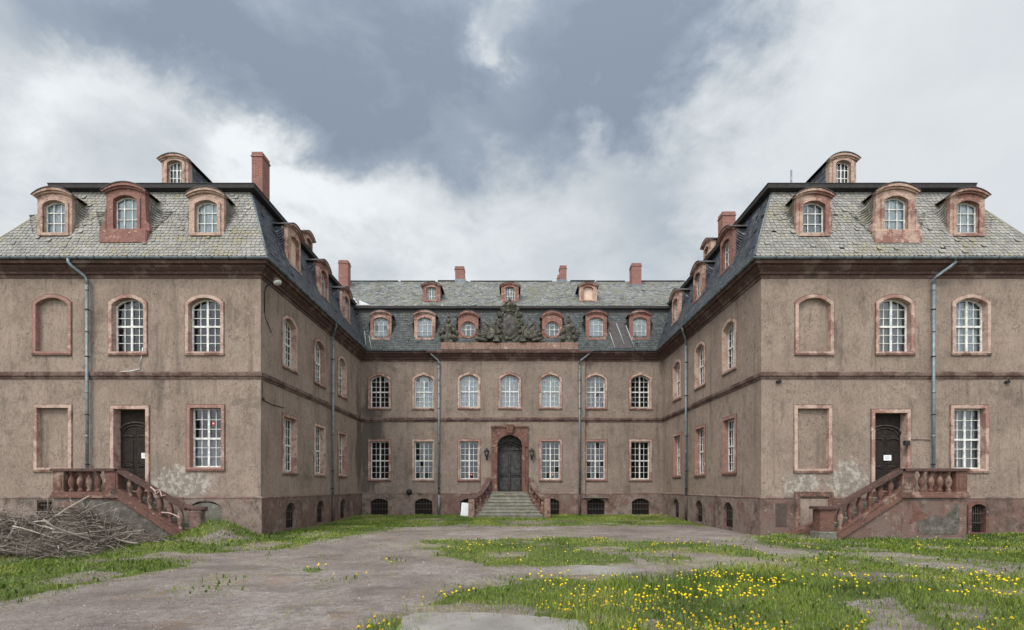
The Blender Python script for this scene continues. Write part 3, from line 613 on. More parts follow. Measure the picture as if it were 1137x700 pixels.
# wall and plinth sheets
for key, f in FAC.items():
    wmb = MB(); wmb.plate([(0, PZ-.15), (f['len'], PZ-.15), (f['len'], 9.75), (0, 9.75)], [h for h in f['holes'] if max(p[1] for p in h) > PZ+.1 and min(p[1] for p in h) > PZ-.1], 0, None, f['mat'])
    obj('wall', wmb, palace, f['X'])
    e0, e1 = f['extra']; pm = MB()
    pm.plate([(-e0, -.3), (f['len']+e1, -.3), (f['len']+e1, PZ), (-e0, PZ)], f['ph'], -.06, None, 'plinth')
    obj('plinth', pm, palace, f['X'])
o = MB()
for x0, x1, y0, y1 in ((OL, OL, YF, YBACK), (OR, OR, YF, YBACK), (OL, OR, YBACK, YBACK)): o.quad((x0, y0, -.3), (x1, y1, -.3), (x1, y1, 9.75), (x0, y0, 9.75), 'stucco')
obj('rear_wall', o, palace)
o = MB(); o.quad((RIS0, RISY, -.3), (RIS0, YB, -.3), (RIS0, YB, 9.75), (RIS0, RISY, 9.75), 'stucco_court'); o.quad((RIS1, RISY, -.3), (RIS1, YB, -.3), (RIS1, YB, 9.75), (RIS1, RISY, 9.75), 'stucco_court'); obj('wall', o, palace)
o = MB()
for z in (1.45, 5.6, 9.6):
    o.box(OL+.05, XL-.35, YF+.35, YBACK-.1, z, z+.2, 'inside'); o.box(XR+.35, OR-.05, YF+.35, YBACK-.1, z, z+.2, 'inside'); o.box(XL-.2, XR+.2, YB+.4, YBACK-.1, z+.003, z+.203, 'inside')
o.box(OL+2.2, XL-2.2, YF+2.2, YBACK-1, .2, 9.55, 'inside'); o.box(XR+2.2, OR-2.2, YF+2.2, YBACK-1, .2, 9.55, 'inside'); o.box(XL-1.9, XR+1.9, YB+2.4, YBACK-1.2, .2, 9.5, 'inside')
for x in (-12.6, 12.3, 15.2, -15.3): o.box(x-.06, x+.06, YF+.3, YF+2.3, 1.6, 9.6, 'inside')
for y in (22.7, 25.9, 29.3):
    o.box(XL-2.3, XL-.3, y-.06, y+.06, 1.6, 9.6, 'inside'); o.box(XR+.3, XR+2.3, y-.06, y+.06, 1.6, 9.6, 'inside')
for x in (-6.8, -4.05, -1.5, 1.0, 3.6, 6.3): o.box(x-.06, x+.06, YB+.3, YB+2.5, 1.6, 9.6, 'inside')
obj('interior_wall', o, palace)

PATH = [(OL, YBACK), (OL, YF), (XL, YF), (XL, YB), (RIS0, YB), (RIS0, RISY), (RIS1, RISY), (RIS1, YB), (XR, YB), (XR, YF), (OR, YF), (OR, YBACK)]
o = MB(); o.sweep(PATH, [(-.05, PZ-.02), (.075, PZ-.02), (.075, PZ+.015), (.03, PZ+.045), (-.05, PZ+.075)], 'plinth'); obj('plinth_ledge', o, palace)
o = MB(); o.sweep(PATH, [(-.05, 5.74), (.035, 5.74), (.045, 5.80), (.09, 5.84), (.10, 5.95), (.07, 5.985), (-.05, 6.03)], 'cornice'); obj('string_course', o, palace)
o = MB(); o.sweep(PATH, [(-.05, 9.40), (.03, 9.40), (.035, 9.50), (.10, 9.53), (.11, 9.60), (.19, 9.66), (.26, 9.72), (.27, 9.78), (.38, 9.80), (.40, 9.90), (.36, 9.94), (-.05, 9.97)], 'cornice'); obj('cornice', o, palace)
GP = [(OL, YBACK), (OL, YF), (XL, YF), (XL, YB), (XR, YB), (XR, YF), (OR, YF), (OR, YBACK)]
gut = [(.44+.075*math.cos(a), 9.985+.075*math.sin(a)) for a in [math.pi+math.pi*k/8 for k in range(9)]]; gut += [(.44+.066*math.cos(a), 9.985+.066*math.sin(a)) for a in [2*math.pi-math.pi*k/8 for k in range(9)]]
o = MB(); o.sweep(GP, gut, 'zinc')
def brackets(p0, p1, n_):
    for k in range(n_):
        t_ = (k+.5)/n_; x = p0[0]+(p1[0]-p0[0])*t_; y = p0[1]+(p1[1]-p0[1])*t_; d = Vector((p1[0]-p0[0], p1[1]-p0[1])).normalized(); nx, ny = d.y, -d.x
        o.tube([(x+nx*(.44+.082*math.cos(a)), y+ny*(.44+.082*math.cos(a)), 9.985+.082*math.sin(a)) for a in [math.pi+math.pi*q/5 for q in range(6)]], .012, 'iron', 4)
for i, n_ in ((1, 16), (2, 18), (3, 26), (4, 18), (5, 16)): brackets(GP[i], GP[i+1], n_)
obj('gutter', o, palace)

# downpipes
def downpipe(gx, gy, x, y, nx, ny, zb, rust=False):
    """from the gutter at (gx, gy) with a swan neck to the wall line (x, y), outward normal (nx, ny)"""
    o = MB(); wx, wy = x+nx*.13, y+ny*.13
    o.tube([(gx, gy, 9.95), (gx, gy, 9.80), (gx+(wx-gx)*.15, gy+(wy-gy)*.15, 9.70), (gx+(wx-gx)*.85, gy+(wy-gy)*.85, 9.42), (wx, wy, 9.30), (wx, wy, 9.1)], .055, 'zinc', 10)
    o.tube([(wx, wy, 9.12), (wx, wy, zb+1.2)], .055, 'zinc', 10); o.tube([(wx, wy, zb+1.25), (wx, wy, zb)], .065, 'rust_iron' if rust else 'zinc', 10)
    for z in (8.9, 7.4, 5.2, 3.6): o.tube([(wx, wy, z), (wx, wy, z+.07)], .064, 'zinc', 10)
    p = obj('downpipe', o, palace)
    b = MB()
    for z in (8.2, 6.5, 4.4, 2.6, 1.7):
        if z > zb: b.tube([(wx, wy, z), (wx, wy, z+.04)], .068, 'iron', 10); b.tube([(wx, wy, z+.02), (x, y, z+.02)], .012, 'iron', 5)
    obj('pipe_bracket', b, p)
downpipe(-15.83, YF-.44, -15.42, YF, 0, -1, 0); downpipe(15.72, YF-.44, 15.20, YF, 0, -1, 0)
downpipe(XL+.44, 25.3, XL, 25.75, 1, 0, .1, True); downpipe(XR-.44, 26.0, XR, 26.4, -1, 0, .1, True)
downpipe(-4.95, YB-.44, -4.47, RISY, 0, -1, .1); downpipe(4.55, YB-.44, 3.98, RISY, 0, -1, .1, True)

# ------------------------------------------------------------------ roofs
EZ, BZ, UZW, UZC = 9.99, 12.98, 13.15, 12.93
LOWER_F = [(-16.62, .52, 10.95), (-14.02, .60, 10.95), (-11.12, .52, 10.95), (10.88, .52, 10.95), (13.83, .60, 10.95), (16.45, .52, 10.95)]
def SKIP(p):                               # no slates inside the dormers
    if p.y < 20 and abs(p.x) > 9.6 or p.y < 19.3:
        return any(abs(p.x-x) < h_ and 10.95 < p.z < 12.4 for x, h_, _ in LOWER_F) if p.y < 20 else False
    if p.y > 30.5 and p.z < 12.9 and abs(p.x) < 9.5: return any(abs(p.x-x) < .52 and 10.75 < p.z < 12.2 for x in (-8.0, -5.34, 5.0, 7.63, -2.72, 2.34))
    if p.y > 31.4: return any(abs(p.x-x) < .45 and 13.5 < p.z < 14.4 for x in (-5.15, -.215, 4.70))
    return 10.9 < p.z < 12.4 and any(abs(p.y-y) < .52 for y in ((21.3, 24.6, 27.9) if p.x < 0 else (21.5, 24.8, 28.2)))
def slates(mb, P0, P1, Q0, Q1, ch, sw, m, skip=None, sag=.0):
    """lapped slates on the slope whose eave runs P0-P1 and whose top runs Q0-Q1"""
    P0, P1, Q0, Q1 = map(Vector, (P0, P1, Q0, Q1)); nrm_ = (P1-P0).cross(Q0-P0).normalized()
    i = mb.verts([P0-nrm_*.30, P1-nrm_*.30, Q1-nrm_*.30, Q0-nrm_*.30]); mb.faces([(i, i+1, i+2, i+3)], 'black_void')
    Lm = P1-P0; ux = Lm.normalized(); A = Q0-P0; up = (A-ux*A.dot(ux)); Hh = up.length; up.normalize(); nc = int(Hh/ch)
    xa1 = A.dot(ux); xb0 = Lm.length; xb1 = (Q1-P0).dot(ux)
    for c in range(nc+1):
        z0 = c*ch; z1 = min(z0+ch*1.6, Hh); t_ = min(1, (z0+ch*.5)/Hh)
        a = xa1*t_; b = xb0+(xb1-xb0)*t_; x = a-random.random()*sw
        while x < b:
            wd = sw*random.uniform(.85, 1.15); l, r_ = max(x, a), min(x+wd-.011, b); x += wd
            if r_-l < .02 or random.random() < .0015: continue
            if skip and skip(P0+ux*((l+r_)/2)+up*z0): continue
            e = random.uniform(.028, .036) if random.random() < .975 else random.uniform(.05, .07); dz = random.gauss(0, .006); tl = random.gauss(0, .004); cc = min(.034, (r_-l)*.28); zz = z0+dz
            pt = lambda X_, Z_, N_: P0+ux*X_+up*Z_+nrm_*N_
            i = mb.verts([pt(l+cc, zz, e), pt(r_-cc, zz+tl, e+tl), pt(r_, zz+cc, e), pt(r_, z1, .004), pt(l, z1, .004), pt(l, zz+cc, e), pt(l+cc, zz, 0), pt(r_-cc, zz+tl, 0), pt(r_, zz+cc, 0), pt(l, zz+cc, 0)])
            mb.faces([(i, i+1, i+2, i+3, i+4, i+5), (i+6, i+7, i+1, i), (i+7, i+8, i+2, i+1), (i+9, i+6, i, i+5)], m)
def cap(mb, a, b, m, r=.05): mb.tube([a, b], r, m, 6)
def wing_roof(sgn, xi, xo, xbo):
    """sgn -1 left, +1 right; xi court wall, xo outer wall, xbo outer break line"""
    ei = xi-sgn*.47; eo = xo+sgn*.45; ef = YF-.47; bi = xi+sgn*.75; bf = YF+.75; eyb = YB-.47; byb = YB+.75
    pf, pi_, po = MB(), MB(), MB()
    def order(a, b): return (a, b) if sgn < 0 else (b, a)
    # front slope
    l, r_ = order((eo, ef, EZ), (ei, ef, EZ)); tl, trr = order((xbo, bf, BZ), (bi, bf, BZ)); slates(pf, l, r_, tl, trr, .135, .165, 'slate_pale', SKIP)
    # court slope
    if sgn < 0: slates(pf, (ei, ef, EZ), (ei, eyb, EZ), (bi, bf, BZ), (bi, byb, BZ), .135, .165, 'slate_dark', SKIP)
    else: slates(pf, (ei, eyb, EZ), (ei, ef, EZ), (bi, byb, BZ), (bi, bf, BZ), .135, .165, 'slate_dark', SKIP)
    pf.quad((eo, ef, EZ), (eo, YBACK, EZ), (xbo, YBACK, BZ), (xbo, bf, BZ), 'slate_dark')
    cap(pf, (ei, ef, EZ+.02), (bi, bf, BZ), 'lead', .035); cap(pf, (eo, ef, EZ+.02), (xbo, bf, BZ), 'slate_pale', .04)
    rf = obj('roof', pf, palace)
    # boxed eave of the upper slopes
    ui, uo, uf = xi+sgn*.50, xbo+sgn*(.80 if sgn < 0 else .52), YF+.50; u = MB(); rx = (ui+uo)/2; hwid = abs(uo-ui)/2; rz = UZW+hwid*math.tan(R(25.5)); ry = uf+hwid
    u.quad((ui, uf, UZW), (uo, uf, UZW), (uo, YBACK, UZW), (ui, YBACK, UZW), 'fascia')
    fa = [(ui, YBACK), (ui, uf), (uo, uf), (uo, YBACK)] if sgn > 0 else [(uo, YBACK), (uo, uf), (ui, uf), (ui, YBACK)]
    u.sweep(fa, [(-.32, UZW-.20), (-.06, UZW-.165), (0, UZW-.15), (.01, UZW-.02), (.03, UZW), (.02, UZW+.025), (-.3, UZW+.15)], 'fascia')
    l, r_ = order((uo, uf, UZW), (ui, uf, UZW)); u.faces([], 'slate_dark')
    a = u.verts([(uo, uf, UZW+.01), (ui, uf, UZW+.01), (rx, ry, rz), (rx, 37.0, rz), (ui, 37.0, UZW+.01), (uo, 37.0, UZW+.01)])
    u.faces([(a, a+1, a+2), (a+1, a+4, a+3, a+2), (a+5, a, a+2, a+3)], 'slate_dark'); cap(u, (rx, ry, rz), (rx, 37, rz), 'lead', .06)
    # lead apron between the slopes and a few lifted sheets
    u.sweep([(p[0], p[1]) for p in ([(bi, byb), (bi, bf), (xbo, bf)] if sgn > 0 else [(xbo, bf), (bi, bf), (bi, byb)])], [(.035, BZ-.16), (.05, BZ-.155), (.02, BZ+.02), (-.02, BZ+.02)], 'lead')
    obj('upper_roof', u, rf)
    return rf
ROOFL = wing_roof(-1, XL, OL, -16.6); ROOFR = wing_roof(1, XR, OR, 16.8)
o = MB(); slates(o, (XL+.47, YB-.47, EZ), (XR-.47, YB-.47, EZ), (XL-.75, YB+.75, BZ-.15), (XR+.75, YB+.75, BZ-.15), .135, .165, 'slate_court', SKIP)
for s_, xx in ((-1, XL), (1, XR)): cap(o, (xx-s_*.47, YB-.47, EZ+.02), (xx+s_*.75, YB+.75, BZ), 'dark_lead', .04)
o.quad((XL-3, YBACK+.4, EZ), (XR+3, YBACK+.4, EZ), (XR+3, 40.2, BZ), (XL-3, 40.2, BZ), 'slate_dark')
ROOFC = obj('roof', o, palace)
RY, RZ = 36.0, 16.25
o = MB(); slates(o, (-12.4, YB+.5, UZC), (12.2, YB+.5, UZC), (-12.4, RY, RZ), (12.2, RY, RZ), .17, .20, 'slate_top', SKIP)
o.quad((-18.5, YB+1.2, UZC+.5), (18.5, YB+1.2, UZC+.5), (18.5, RY, RZ-.03), (-18.5, RY, RZ-.03), 'slate_top'); o.quad((-18.5, RY, RZ-.02), (18.5, RY, RZ-.02), (18.5, 40.6, UZC), (-18.5, 40.6, UZC), 'slate_dark')
o.box(-12.4, 12.2, YB+.46, YB+.80, UZC-.14, UZC-.005, 'fascia'); o.box(-12.4, 12.2, YB+.60, YB+.82, UZC-.42, UZC-.13, 'fascia')  # lower dark strip stands for the shade below the upper eave
obj('upper_roof', o, ROOFC)
o = MB()     # ridge sheets, partly lifted or gone
for x0, x1 in ((-12, -9.6), (-9.5, -8.2), (-7.9, -5.6), (-5.3, -3.9), (-3.0, -1.0), (-.9, 1.6), (1.7, 2.6), (4.0, 5.6), (5.8, 7.7), (8.9, 11.9)):
    z = RZ-.02+random.choice((.0, .01, .03)); o.box(x0, x1+.12, RY-.16, RY+.16, z, z+.03, random.choice(('dark_lead', 'lead', 'slate_court')))
obj('ridge_cap', o, ROOFC)
# flashings in the left valley, batten repair on the right of the centre roof
o = MB()
def on_c(x, z, n_=.05):     # point on the centre lower slope
    t_ = (z-EZ)/(BZ-.15-EZ); return (x, YB-.47+1.22*t_-n_, z+n_*.3)
def on_u(x, y, n_=.04): return (x, y, UZC+(y-YB-.5)*(RZ-UZC)/(RY-YB-.5)+n_)
o.quad(on_u(-10.15, 31.6), on_u(-9.55, 31.55), on_u(-10.05, 32.6), on_u(-10.45, 33.0), 'pale_sheet'); o.quad(on_u(-9.50, 31.55, .05), on_u(-8.85, 31.55, .05), on_u(-9.25, 31.95, .05), on_u(-9.75, 32.4, .05), 'pale_sheet')
obj('flashing', o, ROOFC)
o = MB(); a = [on_c(5.95, 10.05, .05), on_c(7.10, 10.05, .05), on_c(6.75, 11.9, .05), on_c(5.80, 11.9, .05)]; o.quad(*a, 'dark_lead'); rp = obj('repair_patch', o, ROOFC)
for x0, z0, x1, z1 in ((6.05, 10.05, 5.82, 11.1), (6.62, 10.3, 6.28, 11.75), (7.2, 10.1, 6.85, 11.6)): o = MB(); o.tube([on_c(x0, z0, .08), on_c(x1, z1, .08)], .025, 'pale_sheet', 5); obj('batten', o, ROOFC)
for x0, z0, x1, z1 in ((-8.8, 10.2, -9.0, 11.2), (-8.45, 10.0, -8.7, 10.9)): o = MB(); o.tube([on_c(x0, z0, .08), on_c(x1, z1, .08)], .025, 'pale_sheet', 5); obj('batten', o, ROOFC)
def chimney(x0, x1, y0, y1, z0, z1, roof, lean=0):
    o = MB(); dx = lean
    i = o.verts([(x0, y0, z0), (x1, y0, z0), (x1, y1, z0), (x0, y1, z0), (x0+dx, y0, z1), (x1+dx*1.2, y0, z1), (x1+dx*1.2, y1, z1), (x0+dx, y1, z1)])
    o.faces([(i, i+1, i+5, i+4), (i+1, i+2, i+6, i+5), (i+2, i+3, i+7, i+6), (i+3, i, i+4, i+7), (i+4, i+5, i+6, i+7)], 'brick')
    o.box(x0+dx-.03, x1+dx*1.2+.03, y0-.03, y1+.03, z1-.22, z1-.15, 'brick'); o.box(x0-.05, x1+.05, y0-.05, y1+.05, z0, z0+.9, 'lead') if roof is ROOFC else None
    o.box(x0+dx+.08, x1+dx-.08, y0+.08, y1-.08, z1-.02, z1+.015, 'black_void')
    fz = None; o.box(x0-.07, x1+.07, y0-.07, y1+.07, z0, z0+.0, 'lead') if False else None
    obj('chimney', o, roof)
chimney(-11.91, -11.42, 23.3, 24.0, 13.5, 17.06, ROOFL); chimney(-11.75, -11.12, 34.4, 35.0, 13.5, 17.05, ROOFL)
chimney(11.15, 11.85, 27.3, 27.9, 13.5, 16.5, ROOFR)
chimney(-4.02, -3.36, 35.7, 36.3, 15.4, 17.2, ROOFC, -.06); chimney(3.25, 3.72, 35.8, 36.3, 15.4, 17.3, ROOFC); chimney(3.10, 3.26, 35.82, 36.2, 15.4, 16.65, ROOFC); chimney(8.1, 8.76, 35.0, 35.7, 14.75, 17.12, ROOFC)
o = MB(); o.tube([(11.4, 21, 13.6), (11.4, 21, 14.8)], .035, 'zinc', 8); obj('vent_pipe', o, ROOFR)

# ------------------------------------------------------------------ dormers
def dormer(X, w_, h, ow, oh, oz, k, depth, fill='curtain', base=False, slate_m='slate_pale', oval=False, rise=.30, cheek=True):
    """stone dormer: w_ x h front, opening ow x oh with its sill at oz; the roof leans back k metres per metre"""
    d = MB(); st = 'dormer_stone'; hw = w_/2; n = 14
    def top(W_, z, rs): rad = (W_*W_+rs*rs)/(2*rs); a0 = math.asin(min(1, W_/rad)); return [(rad*math.sin(a0*(1-2*q/n)), z+rs-rad+rad*math.cos(a0*(1-2*q/n))) for q in range(n+1)]
    arcp = top(hw, h, rise*.72)
    if oval: op = [(ow/2*math.cos(2*math.pi*q/28), oz+oh/2+oh/2*math.sin(2*math.pi*q/28)) for q in range(28)]
    else: op = arch(ow, oh, min(.16, oh*.13), zoff=oz)
    d.plate([(-hw, 0), (hw, 0)]+arcp, [op], 0, .26, st, True, False)
    if oval: d.ring([(p[0]*1.24, (p[1]-oz-oh/2)*1.24+oz+oh/2) for p in op], op, -.05, .01, .02, st)
    else:
        d.ring(arch(ow, oh, min(.16, oh*.13), .11, zoff=oz), arch(ow, oh, min(.16, oh*.13), .0, zoff=oz), -.045, .01, .02, st)
        d.cbox(-ow/2-.15, ow/2+.15, -.09, .0, oz-.12, oz-.02, st)
    if base:
        d.cbox(-hw-.14, hw+.14, -.16, .2, -.28, .22, st, .03); 
        for sg in (-1, 1):   # scroll feet
            d.plate([(sg*hw, .2), (sg*(hw+.17), .2), (sg*(hw+.15), .42), (sg*(hw+.05), .55), (sg*(hw+.02), .95), (sg*hw, 1.0)][::sg], [], -.02, .2, st)
    # hood moulding: thick arched cornice
    ho = top(hw+.10, h-.01, rise*.93); hi = top(hw+.07, h-.035, rise*.70)
    for (a, b, y0, y1) in ((ho, hi, -.125, .10),):
        q = list(a)+list(b)[::-1]; d.plate(q, [], y0, y1, st)
    hm = top(hw+.035, h-.07, rise*.60); q = list(hi)+list(hm)[::-1]; d.plate(q, [], -.065, .05, st)
    dm = obj('dormer', d, palace, X)
    # roof over it: sheet with lead edge
    r_ = MB(); a = top(hw+.12, h+.004, rise*.93+.022); b = top(hw+.11, h-.008, rise*.93+.004); q = list(a)+list(b)[::-1]; r_.plate(q, [], -.15, depth, 'dark_lead' if not oval else 'slate_court'); obj('dormer_roof', r_, dm, X)
    # slated cheeks, swept into the main slope
    for sg in (-1, 1):
        c = MB()
        xx = sg*(hw-.03); c.quad((xx, .2, -.1), (xx, depth, -.1), (xx, depth, h), (xx, .2, h), slate_m)
        if k > 1:   # upper dormers: plain vertical slates on the cheek
            nn = max(4, int(depth/.17))
            for q in range(nn):
                for z in range(int(h/.22)+1):
                    ya = .2+(depth-.2)*q/nn; yb = .2+(depth-.2)*(q+1)/nn-.006; za = z*.22; zb = min(za+.3, h)
                    if za > h-.03: continue
                    c.quad((xx+sg*.03, ya, za), (xx+sg*.03, yb, za), (xx+sg*.006, yb, zb), (xx+sg*.006, ya, zb), slate_m)
            obj('cheek', c, dm, X); continue
        if not cheek: obj('cheek', c, dm, X); continue
        nz = int(h/.115); nu = 7
        def P(z, u_, lift):
            yr = k*z+.0; ex = .10+1.0*yr; drop = .62*yr+.02
            A_ = Vector((sg*(hw-.01), .10+.1*yr, z)); B_ = Vector((sg*(hw+.06), yr*.98, z-drop*.95)); C_ = Vector((sg*(hw+ex), k*(z-drop)+.0, z-drop))
            p = A_*(1-u_)**2+B_*2*u_*(1-u_)+C_*u_*u_; nn_ = Vector((sg*(1-u_), -.25-u_*.6, .3)).normalized(); return p+nn_*lift
        for u_ in range(nu): c.faces([tuple(c.verts([P(.05, u_/nu, -.03), P(.05, (u_+1)/nu, -.03), P(h-.02, (u_+1)/nu, -.03), P(h-.02, u_/nu, -.03)])+e_ for e_ in range(4))], 'black_void')
        for q in range(nz):
            z0 = .08+(h-.12)*q/nz; z1 = .08+(h-.12)*(q+random.uniform(.74, .88))/nz; z1 = min(z1, h-.02)
            for u_ in range(nu):
                ua, ub = u_/nu+.002, (u_+1)/nu-.004+.002; e = random.uniform(.04, .075)
                pts = [P(z0, ua, e), P(z0, ub, e), P(z1, ub, .006), P(z1, ua, .006), P(z0, ua, -.01), P(z0, ub, -.01)]
                i = c.verts(pts); c.faces([(i, i+1, i+2, i+3), (i+4, i+5, i+1, i)], slate_m)
        obj('cheek', c, dm, X)
    f = MB()
    if fill == 'board':
        f.plate([(p[0]*1.02, p[1]) for p in op], [], .12, .15, 'board', True, False); obj('boarding', f, dm, X); return dm
    ctr = oz+oh/2; sc = .90
    inn = [(p[0]*sc, (p[1]-ctr)*(sc+.02)+ctr) for p in op]; f.ring(op, inn, .13, .17, .17, 'white_paint')
    if oval:
        f.box(-.16, -.125, .12, .165, oz+.05, oz+oh-.05, 'white_paint'); f.box(.125, .16, .12, .165, oz+.05, oz+oh-.05, 'white_paint'); f.box(-ow/2+.03, ow/2-.03, .125, .16, ctr-.02, ctr+.012, 'white_paint'); f.box(-.13, .13, .12, .165, ctr+.22, ctr+.255, 'white_paint'); 
    else:
        zt = oz+oh-.05
        for x in (-ow/6, ow/6) if ow > .62 else (-ow/4, 0, ow/4): f.box(x-.013-.012*(x == 0), x+.013+.012*(x == 0), .128, .165, oz+.02, zt-.02+(.02 if abs(x) < .1 else -.01), 'white_paint')
        for z in (oz+oh*.345, oz+oh*.665): f.box(-ow/2+.03, ow/2-.03, .126, .164, z-.014, z+.014, 'white_paint')
    fr_ = obj('window_frame', f, dm, X)
    gm = MB(); gx, gz = (2, 2) if oval else (3, 3); 
    for a in range(gx):
        for b in range(gz):
            x0, x1 = -ow*.47+ow*.94*a/gx, -ow*.47+ow*.94*(a+1)/gx; z0, z1 = oz+.03+(oh-.09)*b/gz, oz+.03+(oh-.09)*(b+1)/gz; t1, t2 = random.gauss(0, .006), random.gauss(0, .006)
            gm.quad((x0, .15-t1, z0), (x1, .15+t1, z0), (x1, .15+t1+t2, z1), (x0, .15-t1+t2, z1), 'glass')
    obj('glass', gm, dm, X)
    cm = MB(); nn = 18; mt = {'curtain': 'curtain', 'grey': 'grey_curtain', 'dark': 'inside'}[fill]
    i = cm.verts([(-ow*.52+1.04*ow*q/nn, .205+.012*math.sin(q*2.1), z) for z in (oz-.02, oz+oh) for q in range(nn+1)]); cm.faces([(i+q, i+q+1, i+nn+2+q, i+nn+1+q) for q in range(nn)], mt, True)
    obj('curtain' if fill != 'dark' else 'blind_backing', cm, dm, X)  # dark sheet is a plain backing that stands for the unlit dormer inside
    return dm
KL = 1.22/(BZ-EZ)
def fx(x, y, z): return frame(UF, (x, y, z))
YD = YF-.10
for x, fl, bs, zb in ((-16.62, 'curtain', False, 10.86), (-14.02, 'curtain', True, 10.86), (-11.12, 'curtain', False, 10.86), (10.88, 'grey', False, 10.84), (13.83, 'curtain', True, 10.84), (16.45, 'curtain', False, 10.84)):
    if bs: dormer(fx(x, YD-.03, zb), 1.42, 1.60, .86, 1.24, .24, KL, 1.0, fl, True, 'slate_pale', rise=.33)
    else: dormer(fx(x, YD, zb), 1.26, 1.47, .82, 1.18, .14, KL, .95, fl, False, 'slate_pale')
for y, fl in ((21.3, 'board'), (24.6, 'grey'), (27.9, 'curtain')): dormer(frame(UL, (XL-.0+.09, y, 10.80)), 1.26, 1.57, .82, 1.22, .14, KL, .95, fl, False, 'slate_dark')
for y, fl in ((21.5, 'curtain'), (24.8, 'curtain'), (28.2, 'grey')): dormer(frame(UR, (XR-.09, y, 10.80)), 1.26, 1.57, .82, 1.22, .14, KL, .95, fl, False, 'slate_dark')
for x, fl in ((-8.0, 'curtain'), (-5.34, 'curtain'), (5.0, 'curtain'), (7.63, 'curtain')): dormer(fx(x, YB-.12, 10.66), 1.26, 1.50, .84, 1.24, .13, KL, .95, fl, False, 'slate_court')
for x in (-2.72, 2.34): dormer(fx(x, YB-.14, 10.60), 1.22, 1.42, .86, .92, .26, KL, .95, 'grey', False, 'slate_court', oval=True, rise=.42)
KU = 1/((RZ-UZC)/(RY-YB-.5))
for x, fl in ((-5.15, 'grey'), (-.215, 'grey'), (4.70, 'board')): dormer(fx(x, 32.15, 13.42), 1.10, 1.0, .60, .84, .12, KU, 1.6, fl, False, 'slate_court', rise=.22, cheek=False)
KW = 1/math.tan(R(25.5))
dormer(fx(-13.45, 20.35, 13.45), 1.05, 1.32, .60, .98, .35, KW, 2.6, 'grey', False, 'slate_dark', rise=.24, cheek=False)
dormer(fx(13.10, 20.35, 13.45), 1.05, 1.34, .60, .98, .35, KW, 2.6, 'dark', False, 'slate_dark', rise=.26, cheek=False)
dormer(frame(UL, (-10.55, 26.4, 13.4)), 1.05, 1.30, .60, .95, .25, KW, 2.4, 'grey', False, 'slate_dark', rise=.24, cheek=False)
dormer(frame(UR, (10.40, 27.5, 13.4)), 1.05, 1.45, .60, 1.0, .30, KW, 2.4, 'board', False, 'slate_dark', rise=.24, cheek=False)

# ------------------------------------------------------------------ attic parapet and its sculptures
o = MB(); x = RIS0+.45; k = 0
while x < RIS1-.5:
    wd = min(random.uniform(.75, 1.0), RIS1-.45-x); o.cbox(x, x+wd-.012, RISY-.34, RISY+.25, 9.95, 10.42+random.uniform(-.008, .008), 'parapet', .015); x += wd
o.box(RIS0+.40, RIS1-.40, RISY-.38, RISY+.2, 9.93, 9.99, 'cornice'); obj('parapet', o, palace)
PY, PZT = RISY-.06, 10.42
def blob(mb, c, r, m, seed, amp=.25, sq=(1, 1, 1), seg=12, fr=3.0):
    c = Vector(c); rows = []
    for i in range(seg+1):
        th = math.pi*i/seg; row = []
        for j in range(seg*2):
            ph = math.pi*j/seg; d_ = Vector((math.sin(th)*math.cos(ph), math.sin(th)*math.sin(ph), math.cos(th)))
            s_ = r*(1+amp*noise.fractal(d_*fr+Vector((seed, seed*2.3, 0)), .6, 2, 4)); row.append(c+Vector((d_.x*sq[0], d_.y*sq[1], d_.z*sq[2]))*s_)
        rows.append(mb.verts(row))
    n_ = seg*2
    mb.faces([(rows[i]+j, rows[i+1]+j, rows[i+1]+(j+1) % n_, rows[i]+(j+1) % n_) for i in range(seg) for j in range(n_)], m, True)
def scroll(mb, c, r0, turns, sg, m, rr=.06, a0=0):
    pts = []; rs = []
    for k in range(24):
        t_ = k/23; a = a0+sg*t_*turns*2*math.pi; r_ = r0*(1-t_*.85); pts.append((c[0]+r_*math.cos(a), c[1], c[2]+r_*math.sin(a))); rs.append(rr*(1-t_*.5))
    mb.tube(pts, rs, m, 6)
crest = thing('coat_of_arms', (CX, PY, PZT), 'dark mossy stone coat of arms with crown and heaped war trophies on the roof parapet', 'sculpture')
X = Matrix.Translation((CX, PY, PZT)); s_ = 'crest'
o = MB()    # oval shield on a scrolled cartouche
o.X = None
sh = [(.46*math.cos(a)*(1-.12*max(0, -math.sin(a))), 1.05+.74*math.sin(a)) for a in [2*math.pi*k/32 for k in range(32)]]
for rr, yy in (((1.0), -.12), ((.8), -.20), ((.5), -.25)):
    pass
rows = [o.verts([(p[0]*q, -.10-.15*math.sqrt(max(0, 1-q*q)), (p[1]-1.05)*q+1.05) for p in sh]) for q in (1, .85, .6, .3, .05)]
for a, b in zip(rows, rows[1:]): o.faces([(a+k, a+(k+1) % 32, b+(k+1) % 32, b+k) for k in range(32)], 'shield_stone', True)
obj('shield', o, crest, X)
o = MB(); o.tube([(p[0]*1.04, -.10, (p[1]-1.05)*1.04+1.05) for p in sh]+[(sh[0][0]*1.04, -.10, sh[0][1])], .075, s_, 8); o.plate([(p[0]*1.12, (p[1]-1.05)*1.1+1.05) for p in sh], [], -.08, .16, s_)
for sg in (-1, 1):
    for (cx_, cz, r_, a0) in ((.58, 1.75, .20, 2.6), (.66, 1.25, .16, 1.2), (.62, .62, .24, 2.0), (.36, .22, .22, 1.0), (.40, 1.98, .14, 0)): scroll(o, (sg*cx_, -.12, cz), r_, 1.4, sg, s_, .062, a0 if sg > 0 else math.pi-a0)
    for k in range(5): blob(o, (sg*(.56+.05*math.sin(k*2)), -.05, .35+k*.33), .15, s_, k*3+sg, .5)
obj('cartouche', o, crest, X)
